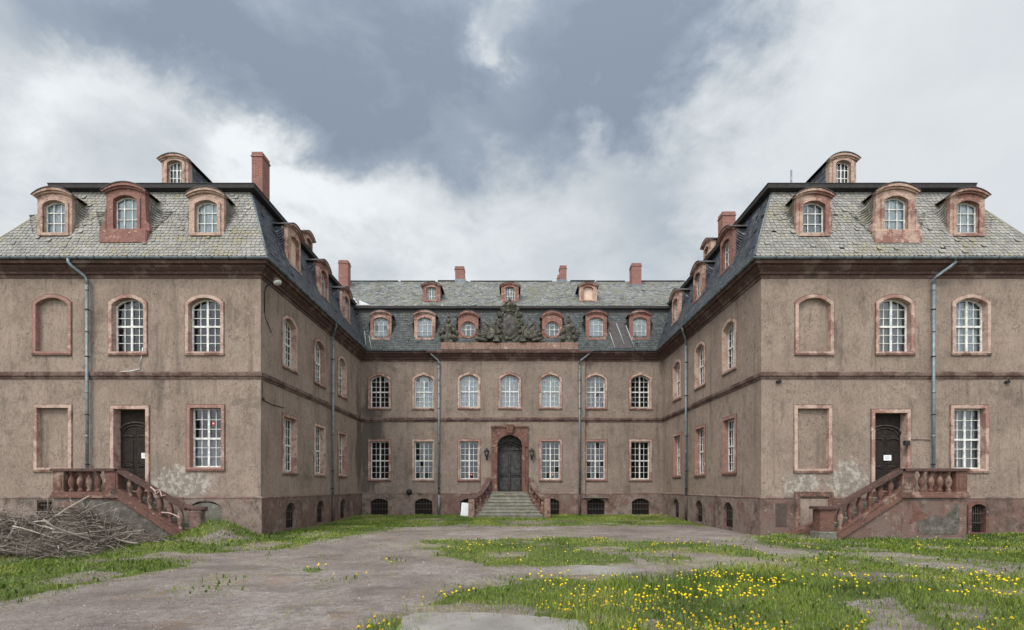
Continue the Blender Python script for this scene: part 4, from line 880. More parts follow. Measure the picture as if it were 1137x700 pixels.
o = MB(); o.lathe([(.30, 1.86), (.34, 1.92), (.31, 1.99), (.36, 2.04), (.34, 2.14)], (0, 0, 0), s_, 16, 1, .7)
for k in range(8):
    a = 2*math.pi*k/8; o.tube([(.34*math.cos(a), .24*math.sin(a), 2.10), (.40*math.cos(a), .28*math.sin(a), 2.28), (.26*math.cos(a), .18*math.sin(a), 2.44), (.02*math.cos(a), .02*math.sin(a), 2.52)], .045, s_, 6); blob(o, (.40*math.cos(a), .28*math.sin(a), 2.26), .07, s_, k, .2, seg=6)
blob(o, (0, 0, 2.26), .23, s_, 5, .2); blob(o, (0, 0, 2.60), .09, s_, 8, .2, seg=8); o.tube([(0, 0, 2.62), (0, 0, 2.80)], .025, s_, 5); o.tube([(-.07, 0, 2.73), (.07, 0, 2.73)], .025, s_, 5)
obj('crown', o, crest, X)
for sg in (-1, 1):
    o = MB(); rnd = random.Random(5+sg)
    # base heap
    for k in range(9): t_ = k/8; blob(o, (sg*(.5+1.45*t_), .04, .16+.10*(1-t_)), .24-.06*t_, s_, k*7+sg, .55, (1.3, .9, 1))
    # lances and colours fanning out
    for k, (ang, ln) in enumerate(((78, 1.15), (62, 1.35), (48, 1.40), (35, 1.45), (22, 1.5), (10, 1.35))):
        a = R(ang); x0, z0 = sg*.55, .28; x1, z1 = x0+sg*ln*math.cos(a), z0+ln*math.sin(a)*.95; yo = -.08-.05*(k % 3)
        o.tube([(x0, yo, z0), (x1, yo, z1)], .028, s_, 6); o.lathe([(.001, .13), (.05, .0), (.02, -.04)], (x1, yo, z1), s_, 6, tilt=Matrix.Rotation(-sg*(math.pi/2-a), 3, 'Y') if False else Matrix.Rotation(sg*(math.pi/2-a), 3, 'Y'))
        if k % 2 == 0:   # draped flag
            d_ = Vector((sg*math.cos(a), 0, math.sin(a))); nn = Vector((sg*math.sin(a), 0, -math.cos(a))); rows = []
            for u_ in range(6):
                pa = Vector((x0, yo, z0))+d_*ln*(.42+.5*u_/5); rows.append(o.verts([pa+nn*(.40*v_/5)*(1-.25*abs(u_-2.5)/2.5)+Vector((0, -.05*math.sin(v_*1.5+u_*.9), -.02*v_)) for v_ in range(6)]))
            for a_, b_ in zip(rows, rows[1:]): o.faces([(a_+v_, a_+v_+1, b_+v_+1, b_+v_) for v_ in range(5)], s_, True)
    # round shield, drum, cannon, helmet
    o.lathe([(.34, 0), (.36, .04), (.26, .07), (.22, .06), (.10, .12), (.02, .13)], (sg*1.15, -.22, .52), s_, 18, tilt=Matrix.Rotation(R(72), 3, 'X') @ Matrix.Rotation(sg*R(20), 3, 'Y'))
    o.lathe([(.20, 0), (.215, .02), (.195, .05), (.195, .30), (.215, .33), (.20, .35)], (sg*.80, -.26, .03), s_, 16)
    o.tube([(sg*1.35, -.26, .10), (sg*1.6, -.30, .16), (sg*1.62, -.30, .165), (sg*1.98, -.34, .24)], [.11, .085, .10, .075], s_, 10)
    blob(o, (sg*1.52, -.16, .40), .17, s_, 3+sg, .3, (1, 1, 1.15)); o.tube([(sg*1.42, -.16, .5), (sg*1.50, -.16, .66), (sg*1.66, -.16, .62), (sg*1.76, -.16, .42)], [.05, .08, .07, .03], s_, 7)
    scroll(o, (sg*1.85, -.1, .32), .16, 1.2, sg, s_, .05)
    obj('war_trophy', o, crest, X)
def statue(x, label, seed, mirror):
    t_ = thing('stone_statue', (x, PY, PZT), label, 'statue', 'statues flanking the coat of arms'); X = Matrix.Translation((x, PY, PZT)); m_ = mirror
    o = MB(); o.cbox(-.30, .30, -.24, .24, 0, .10, 'crest'); o.cbox(-.25, .25, -.2, .2, .09, .20, 'crest'); obj('base', o, t_, X)
    o = MB()   # armoured torso with skirt, continuous lathe bent by scale
    o.lathe([(.22, .18), (.26, .30), (.24, .45), (.18, .60), (.155, .70), (.20, .84), (.235, .98), (.22, 1.08), (.13, 1.15), (.07, 1.18), (.065, 1.24)], (0, 0, 0), 'crest', 16, 1, .72)
    for sg in (-1, 1):
        blob(o, (sg*.25, 0, 1.02), .10, 'crest', seed+sg, .3); o.tube([(sg*.25, 0, 1.0), (sg*.33, -.05, .80), (sg*(.30 if sg == m_ else .40), -.14, .62)], [.075, .062, .05], 'crest', 8)
    obj('armour', o, t_, X)
    o = MB(); blob(o, (0, -.01, 1.36), .125, 'crest', seed, .12, (1, 1.1, 1.2)); o.lathe([(.145, 1.36), (.155, 1.38), (.14, 1.46), (.08, 1.53), (.02, 1.55)], (0, .01, 0), 'crest', 12)
    o.tube([(0, -.12, 1.52), (0, -.02, 1.64), (0, .12, 1.62), (m_*.05, .2, 1.46)], [.03, .075, .07, .03], 'crest', 8); obj('helmet', o, t_, X)
    o = MB()
    for sg, ang in ((-1, 62), (1, 58), (-1, 35), (1, 30)):
        a = R(ang); o.tube([(0, .1, .35), (sg*.85*math.cos(a), .08, .35+.85*math.sin(a))], .03, 'crest', 6)
        blob(o, (sg*.50*math.cos(a), .06, .35+.55*math.sin(a)), .17, 'crest', seed+ang, .55, (1, .6, 1.1))
    for sg in (-1, 1): blob(o, (sg*.30, -.05, .32), .19, 'crest', seed+9*sg, .5); scroll(o, (sg*.42, -.1, .28), .14, 1.2, sg, 'crest', .04)
    obj('trophy_of_arms', o, t_, X)
statue(at(498, 0, PY)[0], 'armoured stone figure with plumed helmet on the parapet above the left centre downpipe', 2, -1)
statue(at(631.5, 0, PY)[0], 'armoured stone figure with plumed helmet on the parapet above the right centre downpipe', 31, 1)

# ------------------------------------------------------------------ stairs
BAL = [(.070, 0), (.085, .02), (.085, .05), (.05, .075), (.062, .11), (.100, .19), (.108, .24), (.095, .30), (.055, .38), (.045, .42), (.06, .44), (.078, .455), (.078, .49), (.07, .50)]
def baluster(parent, x, y, z, h, m, sc_=1.0):
    o = MB(); o.lathe([(r_*sc_, zz/.5*h) for r_, zz in BAL], (x, y, z), m, 12); return obj('baluster', o, parent)
def side_stairs(xi, s, label, newel):
    """landing against the wing, flight going down in direction s (+1 right)"""
    y0, y1, zf = YF-1.45, YF-.065, 1.62; xo = xi-s*2.2; n = 9; tr_ = .255; rz = zf/n; xe = xi+s*n*tr_
    t_ = thing('stone_staircase', ((xi+xo)/2, y0+.7, 0), label, 'staircase', 'side staircases of the wings')
    o = MB(); a, b = sorted((xo, xi)); o.cbox(a, b, y0+.06, y1, -.2, 1.45, 'plinth', .02)
    # sloping flank below the flight
    def slope(x): return zf-(x-xi)*s/(n*tr_)*zf
    q = [(xi, -.2), (xe, -.2), (xe, .02), (xi, 1.40)]; q = q if s > 0 else q[::-1]
    o.plate(q, [], y0+.07, y0+.30, 'plinth'); o.box(a-.02, b+.02, y0+.03, y1, -.2, .10, 'grey_stone')
    if not newel:
        q = [(xo+s*.6, -.1), (xe-s*.1, -.1), (xi+s*.05, 1.30), (xo+s*.9, 1.38)]; o.plate(q if s > 0 else q[::-1], [], y0+.052, y0+.08, 'patch_mortar')
    if newel:
        q = [(xo+s*.30, .20), (xo+s*1.55, .20), (xo+s*1.72, .62), (xo+s*1.60, .80), (xo+s*1.35, .72), (xo+s*1.12, .86), (xo+s*.80, .78), (xo+s*.55, .98), (xo+s*.40, 1.24), (xo+s*.22, 1.20), (xo+s*.24, .7)]; o.plate(q if s > 0 else q[::-1], [], y0+.052, y0+.08, 'patch_mortar')
        q = [(xo+s*1.62, .66), (xo+s*1.95, .55), (xo+s*1.80, .95), (xo+s*1.84, 1.25), (xo+s*1.6, 1.05), (xo+s*1.22, .80), (xo+s*1.36, .74)]; o.plate(q if s > 0 else q[::-1], [], y0+.048, y0+.08, 'red_stone')
    obj('landing_base', o, t_)
    o = MB(); o.cbox(a-.06, b+.06, y0-.03, y1, 1.44, 1.53, 'red_stone'); o.cbox(a-.03, b+.03, y0+.0, y1, 1.525, zf+.02, 'red_stone'); obj('landing', o, t_)
    for k in range(n):
        o = MB(); x0 = xi+s*k*tr_-s*.03; x1 = xi+s*(k+1)*tr_; zt = zf-rz*k-.002*k; aa, bb = sorted((x0, x1+s*.03)); z_ = zt-rz
        if k == 0 and False: continue
        o.cbox(aa, bb, y0+.31, y1, z_-.14, z_, 'step', .015); o.box(aa, bb, y0+.31, y1, -.1, z_-.13, 'step'); obj('step', o, t_)
    # string, posts, rails
    o = MB(); c0, c1 = xi, xe
    q = [(xi, zf-.22), (xe, -.10), (xe, .18), (xi, zf+.10)]; o.plate(q if s > 0 else q[::-1], [], y0-.01, y0+.32, 'red_stone'); 
    q = [(xi-s*.02, zf+.09), (xe, .17), (xe, .22), (xi-s*.02, zf+.14)]; o.plate(q if s > 0 else q[::-1], [], y0-.035, y0+.335, 'red_stone'); obj('string_wall', o, t_)
    zr = 2.33; o = MB(); o.cbox(a-.05, b+.05, y0-.05, y0+.34, zr, zr+.10, 'cornice', .025)
    q = [(xi-s*.06, zr+.0), (xe-s*.02, zr-zf+.30), (xe-s*.02, zr-zf+.40), (xi-s*.06, zr+.105)]; o.plate(q if s > 0 else q[::-1], [], y0-.05, y0+.34, 'cornice')
    if newel: u0, u1 = sorted((xe-s*.1, xe+s*.57)); o.cbox(u0, u1, y0-.08, y0+.52, 1.05, 1.15, 'cornice', .025)
    else:
        o.tube([(xe-s*.1, y0+.14, 1.14), (xe+s*.12, y0+.14, 1.07), (xe+s*.3, y0+.14, 1.05), (xe+s*.62, y0+.14, 1.06)], [.10, .10, .10, .08], 'cornice', 10)
    obj('handrail', o, t_)
    # wall-side rail on the landing end
    o = MB(); e0, e1 = sorted((xo, xo+s*.24)); o.cbox(e0, e1, y0+.34, y1, zf, zr, 'red_stone'); o.cbox(e0-.04, e1+.04, y0+.30, y1, zr+.002, zr+.098, 'cornice'); obj('end_wall', o, t_)
    for p0, p1 in ((xo, xo+s*.40), (xi-s*.42, xi+s*.02)):
        o = MB(); u0, u1 = sorted((p0, p1)); o.cbox(u0+.01, u1-.01, y0, y0+.30, zf+.015, zr+.01, 'red_stone', .02); o.cbox(u0+.08, u1-.08, y0-.02, y0+.01, zf+.12, zr-.1, 'red_stone', .01); obj('pier', o, t_)
    for k in range(5): baluster(t_, xo+s*(.54+.30*k), y0+.15, zf+.015, zr-zf-.01, 'red_stone', 1.0)
    for k in range(6):
        x = xi+s*(.32+.34*k); zb = zf+.11-(.32+.34*k)/(n*tr_)*(zf-.08); zt = zr-(.32+.34*k-.06)/(n*tr_)*(zf-.30) ; baluster(t_, x, y0+.15, zb-.05, zt-zb+.09, 'red_stone', .95)
    if newel:
        o = MB(); u0, u1 = sorted((xe-s*.02, xe+s*.50)); o.cbox(u0+.02, u1-.02, y0-.02, y0+.46, .28, 1.06, 'red_stone', .03); o.cbox(u0-.04, u1+.04, y0-.08, y0+.52, -.2, .30, 'grey_stone', .03); obj('newel', o, t_)
        o = MB(); q = [(xe-s*.1, -.1), (xe+s*1.1, -.1), (xe+s*1.1, .05), (xe-s*.1, .62)]; o.plate(q if s > 0 else q[::-1], [], y1-.36, y1-.10, 'red_stone'); obj('string_wall', o, t_)
    else:
        o = MB(); u0, u1 = sorted((xe+s*.1, xe+s*.5)); o.cbox(u0, u1, y0+.0, y0+.3, -.2, 1.0, 'plinth', .03); obj('newel', o, t_)
    return xi, xe, y0
side_stairs(-13.30, 1, 'red sandstone side staircase behind the heap of cut branches', False)
side_stairs(13.08, -1, 'red sandstone side staircase with square newel and patched grey base at right wing', True)
# main steps
st = thing('entrance_steps', (CX, 29.6, 0), 'broad mossy stone steps with flared red balustrades up to the arched main door', 'staircase')
nS = 8; yT, yBm = 30.35, 28.55
for k in range(nS+1):
    z1 = 1.52-k*(1.52-.06)/nS; yf = yT-k*(yT-yBm)/nS; hw = 1.18+.98*(k/nS)**1.25+(.18 if k >= nS-1 else 0); o = MB()
    pl = [(CX-hw, RISY-.07), (CX-hw, yf+.22)]+[(CX-hw+.22*(1-math.cos(a)), yf+.22-.22*math.sin(a)) for a in (R(30), R(60), R(90))]+[(CX+hw-.22*(1-math.cos(a)), yf+.22-.22*math.sin(a)) for a in (R(90), R(60), R(30))]+[(CX+hw, yf+.22), (CX+hw, RISY-.07)]
    nn = len(pl); jt = [random.uniform(-.006, .006) for _ in pl]
    i = o.verts([(p[0], p[1]+.03*(p[1] < RISY-.1), -.1) for p in pl]+[(p[0], p[1]+.03*(p[1] < RISY-.1), z1-.06) for p in pl]+[(p[0], p[1]+j_, z1-.055) for p, j_ in zip(pl, jt)]+[(p[0], p[1]+j_, z1-.012) for p, j_ in zip(pl, jt)]+[(p[0]*1+(CX-p[0])*.008, p[1]+.015*(p[1] < RISY-.1), z1-.001*k) for p in pl])
    for lv in range(4): o.faces([(i+lv*nn+q, i+lv*nn+(q+1) % nn, i+(lv+1)*nn+(q+1) % nn, i+(lv+1)*nn+q) for q in range(nn)], 'step')
    o.faces([tuple(i+4*nn+q for q in range(nn))], 'step'); obj('step', o, st)
for sg in (-1, 1):
    path = []
    for k in range(13):
        u_ = k/12; path.append((CX+sg*(1.27+.86*u_**1.6), RISY-.10-2.0*u_, u_))
    def strip(zlo, zhi, wd, m, nm, u1=1.0):
        o = MB(); rows = []
        for x, yy, u_ in path:
            if u_ > u1+1e-6: continue
            rows.append(o.verts([(x-wd, yy, zlo(u_)), (x+wd, yy, zlo(u_)), (x+wd, yy, zhi(u_)), (x-wd, yy, zhi(u_))]))
        for a, b in zip(rows, rows[1:]): o.faces([(a+q, a+(q+1) % 4, b+(q+1) % 4, b+q) for q in range(4)], m)
        o.faces([(rows[0], rows[0]+1, rows[0]+2, rows[0]+3), (rows[-1]+3, rows[-1]+2, rows[-1]+1, rows[-1])], m); return obj(nm, o, st)
    rail = lambda u_: 2.30-1.20*(1-(1-u_)**1.35)
    strip(lambda u_: -.1, lambda u_: max(.35, rail(u_)-.62), .13, 'red_stone', 'string_wall'); strip(lambda u_: rail(u_)-.06, lambda u_: rail(u_)+.06, .15, 'cornice', 'handrail')
    for k in (2, 4, 6, 8, 10): x, yy, u_ = path[k]; baluster(st, x, yy, max(.35, rail(u_)-.62)-.02, .60, 'red_stone', 1.1)
    x, yy, u_ = path[-1]; o = MB(); o.cbox(x-.17, x+.17, yy-.14, yy+.16, -.1, rail(1)+.0, 'red_stone', .03); obj('newel', o, st)

# ------------------------------------------------------------------ fittings on the walls
def lantern(x, label):
    Y = RISY; z = 1.8+(541-505)*Y/F; t_ = thing('wall_lantern', (x, Y, z), label, 'lantern', 'lanterns beside the main door'); X = frame(UF, (x, Y, z))
    o = MB(); o.cbox(-.05, .05, -.03, 0, -.32, -.02, 'iron', .008); o.tube([(0, -.02, -.22), (0, -.14, -.30), (0, -.24, -.22), (0, -.22, -.10)], .014, 'iron', 6); obj('bracket', o, t_, X)
    o = MB(); o.lathe([(.06, -.12), (.13, .18), (.15, .19), (.15, .21), (.05, .32), (.02, .36), (.01, .40)], (0, -.22, 0), 'iron', 6); obj('lamp_cap', o, t_, X) if False else None
    c = MB()
    for k in range(6): a = R(60*k); c.tube([(.075*math.cos(a), -.22+.075*math.sin(a), -.12), (.14*math.cos(a), -.22+.14*math.sin(a), .18)], .010, 'iron', 4)
    c.lathe([(.02, -.18), (.05, -.14), (.085, -.12), (.085, -.10)], (0, -.22, 0), 'iron', 6); c.lathe([(.165, .17), (.17, .195), (.07, .30), (.03, .33), (.035, .36), (.005, .41)], (0, -.22, 0), 'iron', 6); obj('lamp_frame', c, t_, X)
    c = MB(); c.lathe([(.065, -.11), (.128, .175)], (0, -.22, 0), 'grey_stone', 6); obj('lamp_glass', c, t_, X)
lantern(at(540.6, 0, RISY)[0], 'black iron wall lantern left of the arched main door'); lantern(at(590.4, 0, RISY)[0], 'black iron wall lantern right of the arched main door')
t_ = thing('wall_lamp', (XL, 18.85, 8.9), 'curved arm lamp with glass bowl on the court side corner of the left wing', 'lamp'); X = frame(UL, (XL, 18.85, 8.4))
o = MB(); o.tube([(0, -.04, -.20), (0, -.05, .62), (0, -.10, .78), (0, -.24, .92), (0, -.40, .99)], [.018, .02, .028, .03, .03], 'iron', 8); o.tube([(0, -.05, -.2), (.1, -.02, -.35), (.6, -.02, -.75)], .012, 'iron', 5); obj('lamp_arm', o, t_, X)
o = MB(); o.lathe([(.03, .16), (.07, .13), (.15, .02), (.16, -.02)], (0, -.50, .97), 'rust_iron', 14, tilt=Matrix.Rotation(R(-22), 3, 'X')); obj('lamp_shade', o, t_, X)
o = MB(); o.lathe([(.15, -.01), (.15, -.05), (.12, -.11), (.05, -.14)], (0, -.50, .97), 'lamp_glass', 14, tilt=Matrix.Rotation(R(-22), 3, 'X')); obj('lamp_bowl', o, t_, X)
def notice(X, x, z, w_, h_, label):
    t_ = thing('door_notice', X @ Vector((x, .26, z)), label, 'notice', 'paper notices on the wing doors'); o = MB(); o.box(x-w_/2, x+w_/2, .258, .264, z-h_/2, z+h_/2, 'paper'); obj('sheet', o, t_, X)
    o = MB()
    for k in range(4): o.box(x-w_*.36, x+w_*(.34-.12*(k % 2)), .2555, .2575, z+h_*(.30-.19*k), z+h_*(.345-.19*k), 'grey_stone')
    obj('text_line', o, t_, X)
notice(XDL, .36, 1.30, .27, .20, 'small white paper notice on the dark door above the left side staircase'); notice(XDR, .08, 1.22, .28, .20, 'small white paper notice on the dark door above the right side staircase')
x, z = at(455, 546.5, YB); o = MB(); o.tube([(0, .0, 0), (0, -.06, 0)], .10, 'iron', 12); o.X = None
blob(o, (0, -.14, 0), .17, 'iron', 3, .05, (1, .8, 1)); tag(obj('round_wall_fitting', o, None, frame(UF, (x, YB, z))), 'round black fitting on the wall above the second cellar window from the left', 'lamp')  # plain round black wall fitting
# white board leaning by the steps
x, _ = at(518, 0, 29.9); o = MB(); o.box(-.33, .33, -.015, .015, 0, .80, 'white_sheet'); o.box(-.33, .33, .016, .035, .02, .05, 'grey_stone'); o.box(-.33, .33, .016, .035, .74, .77, 'grey_stone')
b = obj('board', o, None, Matrix.Translation((x-.02, 29.85, hz(x, 29.85)-.01)) @ Matrix.Rotation(R(4), 4, 'Y') @ Matrix.Rotation(R(-12), 4, 'X')); tag(b, 'white board leaning beside the foot of the entrance steps', 'board')
# cables
o = MB(); a = lambda px, py: (at(px, py, YF-.02)[0], YF-.02, at(px, py, YF-.02)[1])
o.tube([a(158.5, 386), a(157, 398), a(155, 410), a(147, 412), a(134, 413)], .016, 'white_sheet', 5); tag(obj('cable', o), 'white cable hanging below the middle upper window of the left wing front', 'cable')
o = MB(); a = lambda px, py, Y: (XL+.02, Y, at(px, py, Y)[1]); o.tube([a(0, 424, 18.72), a(0, 434, 18.74), a(0, 444, 18.76), a(0, 449, 19.4), a(0, 453, 20.5)], .014, 'iron', 5); blob(o, (XL+.03, 18.76, at(0, 443, 18.76)[1]), .06, 'iron', 4, .1, seg=6)
tag(obj('cable', o), 'thin dark cable with junction ball at the corner of the left wing', 'cable')
o = MB(); a = lambda px, py: (at(px, py, YF-.03)[0], YF-.03, at(px, py, YF-.03)[1]); o.tube([a(1008, 488.5), a(1020, 488), a(1033, 489)], .012, 'rust_iron', 5); q = a(1005, 492); o.cbox(q[0]-.10, q[0]+.10, YF-.17, YF-.04, q[2]-.10, q[2]+.08, 'iron', .02)
tag(obj('lock_bar', o), 'rusty iron bar with padlock box between the right wing door and the downpipe', 'lock')
for px, py, w_ in ((864, 424, .16), (1117, 424.5, .14)):
    x, z = at(px, py, YF); o = MB(); o.box(x-w_/2, x+w_/2, YF-.10, YF-.002, z-.05, z+.03, 'iron'); o.tube([(x, YF-.05, z), (x, YF-.12, z+.06)], .03, 'iron', 6)
    tag(obj('floodlight', o), 'small black fitting under the string course near the court corner of the right wing' if px < 900 else 'small black fitting under the string course right of the right wing downpipe', 'light fitting')
# barrier tape on the broken left rail
o = MB(); a = lambda px, py, dy=0: (at(px, py, 17.15+dy)[0], 17.12+dy, at(px, py, 17.15+dy)[1])
o.tube([a(168, 541), a(173, 545), a(178, 544), a(180, 551), a(184, 550)], .022, 'tape', 5); o.tube([a(180, 569), a(190, 570), a(199, 574), a(201, 577)], .022, 'tape', 5); o.tube([a(177, 546), a(174, 549), a(171, 543)], .018, 'tape', 5)
tag(obj('barrier_tape', o), 'red and white barrier tape wound on the lower rail of the left staircase', 'tape')

# ------------------------------------------------------------------ concrete
def slab(name, pts, zt, th):
    o = MB(); n = len(pts); P = [gnd(*p) for p in pts]; P2 = []
    for i in range(n):
        a, b = P[i], P[(i+1) % n]
        for k in range(6):
            t__ = k/6; P2.append((a[0]+(b[0]-a[0])*t__+random.gauss(0, .018), a[1]+(b[1]-a[1])*t__+random.gauss(0, .02)))
    n = len(P2); zz = [hz(*p) for p in P2]; z0 = max(zz)
    i = o.verts([(p[0], p[1], z0-.2) for p in P2]+[(p[0], p[1], z0+zt-.015) for p in P2]); c = (sum(p[0] for p in P2)/n, sum(p[1] for p in P2)/n)
    j = o.verts([(p[0]+(c[0]-p[0])*.02, p[1]+(c[1]-p[1])*.02, z0+zt) for p in P2])
    o.faces([(i+k, i+(k+1) % n, i+n+(k+1) % n, i+n+k) for k in range(n)]+[(i+n+k, i+n+(k+1) % n, j+(k+1) % n, j+k) for k in range(n)]+[tuple(j+k for k in range(n))], 'concrete'); ob = obj(name, o); ob['kind'] = 'structure'
slab('concrete_slab', [(446, 688), (458, 683), (520, 682), (600, 687), (650, 692), (668, 760), (436, 760)], .03, .1)
slab('concrete_slab', [(618, 630), (640, 627), (700, 629), (716, 634), (690, 639), (625, 638)], .0, .1)

# ------------------------------------------------------------------ grass, weeds
def blades(name, X, Y, Hh, hue, width):
    n = len(X); Z = height(X, Y); a = rng.uniform(0, 2*np.pi, n); ln = rng.uniform(.15, .75, n)*Hh; la = rng.uniform(0, 2*np.pi, n)
    dx, dy = np.cos(a)*width, np.sin(a)*width; lx, ly = np.cos(la)*ln, np.sin(la)*ln
    V = np.empty((n, 5, 3)); 
    V[:, 0] = np.stack([X-dx, Y-dy, Z-.01], 1); V[:, 1] = np.stack([X+dx, Y+dy, Z-.01], 1)
    V[:, 2] = np.stack([X+dx*.75+lx*.35, Y+dy*.75+ly*.35, Z+Hh*.6], 1); V[:, 3] = np.stack([X-dx*.75+lx*.35, Y-dy*.75+ly*.35, Z+Hh*.6], 1); V[:, 4] = np.stack([X+lx, Y+ly, Z+Hh*rng.uniform(.75, 1, n)], 1)
    b = np.arange(n)*5; T = np.stack([b, b+1, b+2, b, b+2, b+3, b+3, b+2, b+4], 1).reshape(-1, 3)
    me = bpy.data.meshes.new(name); me.vertices.add(n*5); me.vertices.foreach_set('co', V.ravel()); me.loops.add(T.size); me.loops.foreach_set('vertex_index', T.ravel()); me.polygons.add(len(T)); me.polygons.foreach_set('loop_start', np.arange(len(T))*3)
    me.update(calc_edges=True); at2 = me.attributes.new('hue', 'FLOAT', 'POINT'); at2.data.foreach_set('value', np.repeat(hue, 5).astype(np.float32)); me.materials.append(M['grass'])
    o = bpy.data.objects.new(name, me); link(o); o['kind'] = 'stuff'; return o
def scatter(n, x0, x1, y0, y1):
    X = rng.uniform(x0, x1, n); Y = rng.uniform(y0, y1, n); ok = ~(((Y > YF-.05) & ((X < XL) | (X > XR))) | (Y > YB-.2) | ((np.abs(X-CX) < 1.9) & (Y > 28.7)) | ((np.abs(X+14.4) < 1.1) & (Y > 17.2)) | ((np.abs(X-14.2) < 1.15) & (Y > 17.2)))
    ok &= np.abs(X) < (Y*1.03+1.5); return X[ok], Y[ok]
GX, GY, GH, GU, GW = [], [], [], [], []
for n, y0, y1, hs, wd in ((230000, 5.2, 9.5, 1.0, .0035), (210000, 9.5, 15, 1.0, .006), (230000, 15, 31, 1.05, .011)):
    X, Y = scatter(n, -20, 20, y0, y1); sg_ = .10+.016*Y; d, hh = turf(X+rng.normal(0, 1, len(X))*sg_, Y+rng.normal(0, 1, len(X))*sg_*1.6); clump = fbm(X*2.2, Y*2.2, 3, 61); keep = rng.uniform(0, 1, len(X)) < d*np.clip(clump*1.8, .2, 1.2)
    X, Y, d, hh, clump = X[keep], Y[keep], d[keep], hh[keep], clump[keep]
    big = np.clip((fbm(X*.9, Y*.9, 3, 71)-.45)*3.2, 0, 1)
    h_ = hh*hs*(.22+.75*big+.40*clump)*rng.uniform(.5, 1.15, len(X)); h_ *= np.where((Y > 29.6) | ((Y > 17.2) & (np.abs(X) > 9.2)), 1.5, 1)*(1+1.1*np.exp(-(((X+9.9)/1.3)**2+((Y-17)/1.)**2)))
    hue = np.clip(rng.normal(.34, .20, len(X))+(fbm(X*.7, Y*.7, 4, 81)-.5)*1.3+(1-d)*.35, 0, 1)
    GX.append(X); GY.append(Y); GH.append(h_); GU.append(hue); GW.append(np.full(len(X), wd)*rng.uniform(.7, 1.3, len(X)))
GX, GY, GH, GU, GW = map(np.concatenate, (GX, GY, GH, GU, GW))
blades('grass', GX, GY, GH, GU, GW)
print('blades', len(GX))
# broad dandelion leaves and docks as ground cover
X, Y = scatter(16000, -16, 16, 5.4, 18); d, hh = turf(X, Y); kp = (rng.uniform(0, 1, len(X)) < d*.8) & (d > .3); X, Y = X[kp], Y[kp]
blades('leafy_weeds', X, Y, rng.uniform(.04, .13, len(X)), np.clip(rng.normal(.22, .1, len(X)), 0, 1), rng.uniform(.012, .028, len(X)))

# dandelions: the nearest 300 one by one, the others as one scatter
def dand_mesh(seed):
    r_ = random.Random(seed); o = MB(); h = r_.uniform(.09, .17); lx, ly = r_.uniform(-.04, .04), r_.uniform(-.04, .04); o.tube([(0, 0, -.01), (lx*.3, ly*.3, h*.55), (lx, ly, h)], .0035, 'stem', 5)
    rad = r_.uniform(.022, .032); n = 18; rad *= .60
    for lay, (q, up_, m_) in enumerate(((1, .004, 18), (.78, .012, 14), (.5, .019, 10))):
        for k in range(m_):
            a = 2*math.pi*(k+.5*lay)/m_; w2 = math.pi/m_*.95; ca, sa = math.cos(a), math.sin(a); i = o.verts([(lx, ly, h+.002), (lx+rad*q*.8*math.cos(a-w2), ly+rad*q*.8*math.sin(a-w2), h+up_), (lx+rad*q*ca, ly+rad*q*sa, h+up_*.8), (lx+rad*q*.8*math.cos(a+w2), ly+rad*q*.8*math.sin(a+w2), h+up_)]); o.faces([(i, i+1, i+2, i+3)], 'petal')
    o.lathe([(.004, -.012), (.011, -.006), (.013, .002)], (lx, ly, h), 'stem', 6); return o.mesh('dandelion')
dm = [dand_mesh(k) for k in range(9)]
def dand_spots(n, seed):
    r2 = np.random.default_rng(seed); X = r2.uniform(-4.5, 16, n); Y = 5.9+11.7*r2.uniform(0, 1, n)**1.5; d, hh = turf(X, Y); cl = fbm(X*1.1+3, Y*1.1, 3, 91); px = 570+X*F/Y; py = 541+1.8*F/Y
    p = d*np.clip((cl-.45)*7, .05, 1.3)*np.where(py > 632, 1.0, .30)*np.where(px < 1150, np.where(px > 920, .5, 1.25), 0)*np.where((px > 600) & (py > 640), 1.5, .8); ok = (r2.uniform(0, 1, n) < p*.55) & (d > .25); return X[ok], Y[ok]
DX, DY = dand_spots(10500, 5); order_ = np.argsort(DY); DX, DY = DX[order_], DY[order_]; print('dandelions', len(DX))
for i in range(min(300, len(DX))):
    o = bpy.data.objects.new('dandelion', dm[i % 9]); sc_ = random.uniform(.6, 1.35); link(o, None, Matrix.Translation((DX[i], DY[i], hz(DX[i], DY[i]))) @ Matrix.Rotation(random.uniform(0, 6.3), 4, 'Z') @ Matrix.Scale(sc_, 4))
    tag(o, 'yellow dandelion flower standing in the grass of the yard', 'dandelion', 'dandelions in the grass')
if len(DX) > 300:
    o = MB(); 
    for x, y in zip(DX[300:], DY[300:]):
        z = hz(x, y)+random.uniform(.07, .13); q = random.uniform(.45, .85); o.lathe([(.004, -.012), (.027*q, .0), (.024*q, .012), (.008, .018)], (x, y, z), 'petal', 7); o.tube([(x, y, z-.13), (x, y, z)], .004, 'stem', 4)
    ob = obj('distant_dandelions', o); ob['kind'] = 'stuff'

# gravel and rubble
o = MB()
for k in range(3000):
    Y = 5.6+random.random()**1.7*20; X = random.uniform(-1, 1)*Y*1.02; 
    if (Y > YF-.3 and not XL+.3 < X < XR-.3): continue
    r_ = random.uniform(.006, .018)*(1+Y*.05)*random.choice((.6, .7, .8, 1, 1, 1.2))*(1.8 if random.random() < .012 else 1); z = hz(X, Y); a = random.uniform(0, 6.3); i = o.verts([(X+r_*math.cos(a+q*1.257)*random.uniform(.7, 1.2), Y+r_*math.sin(a+q*1.257)*random.uniform(.7, 1.2), z-.002) for q in range(5)]+[(X+random.uniform(-.3, .3)*r_, Y, z+r_*random.uniform(.5, .9))]); o.faces([(i+q, i+(q+1) % 5, i+5) for q in range(5)], 'pebble')
ob = obj('gravel', o); ob['kind'] = 'stuff'

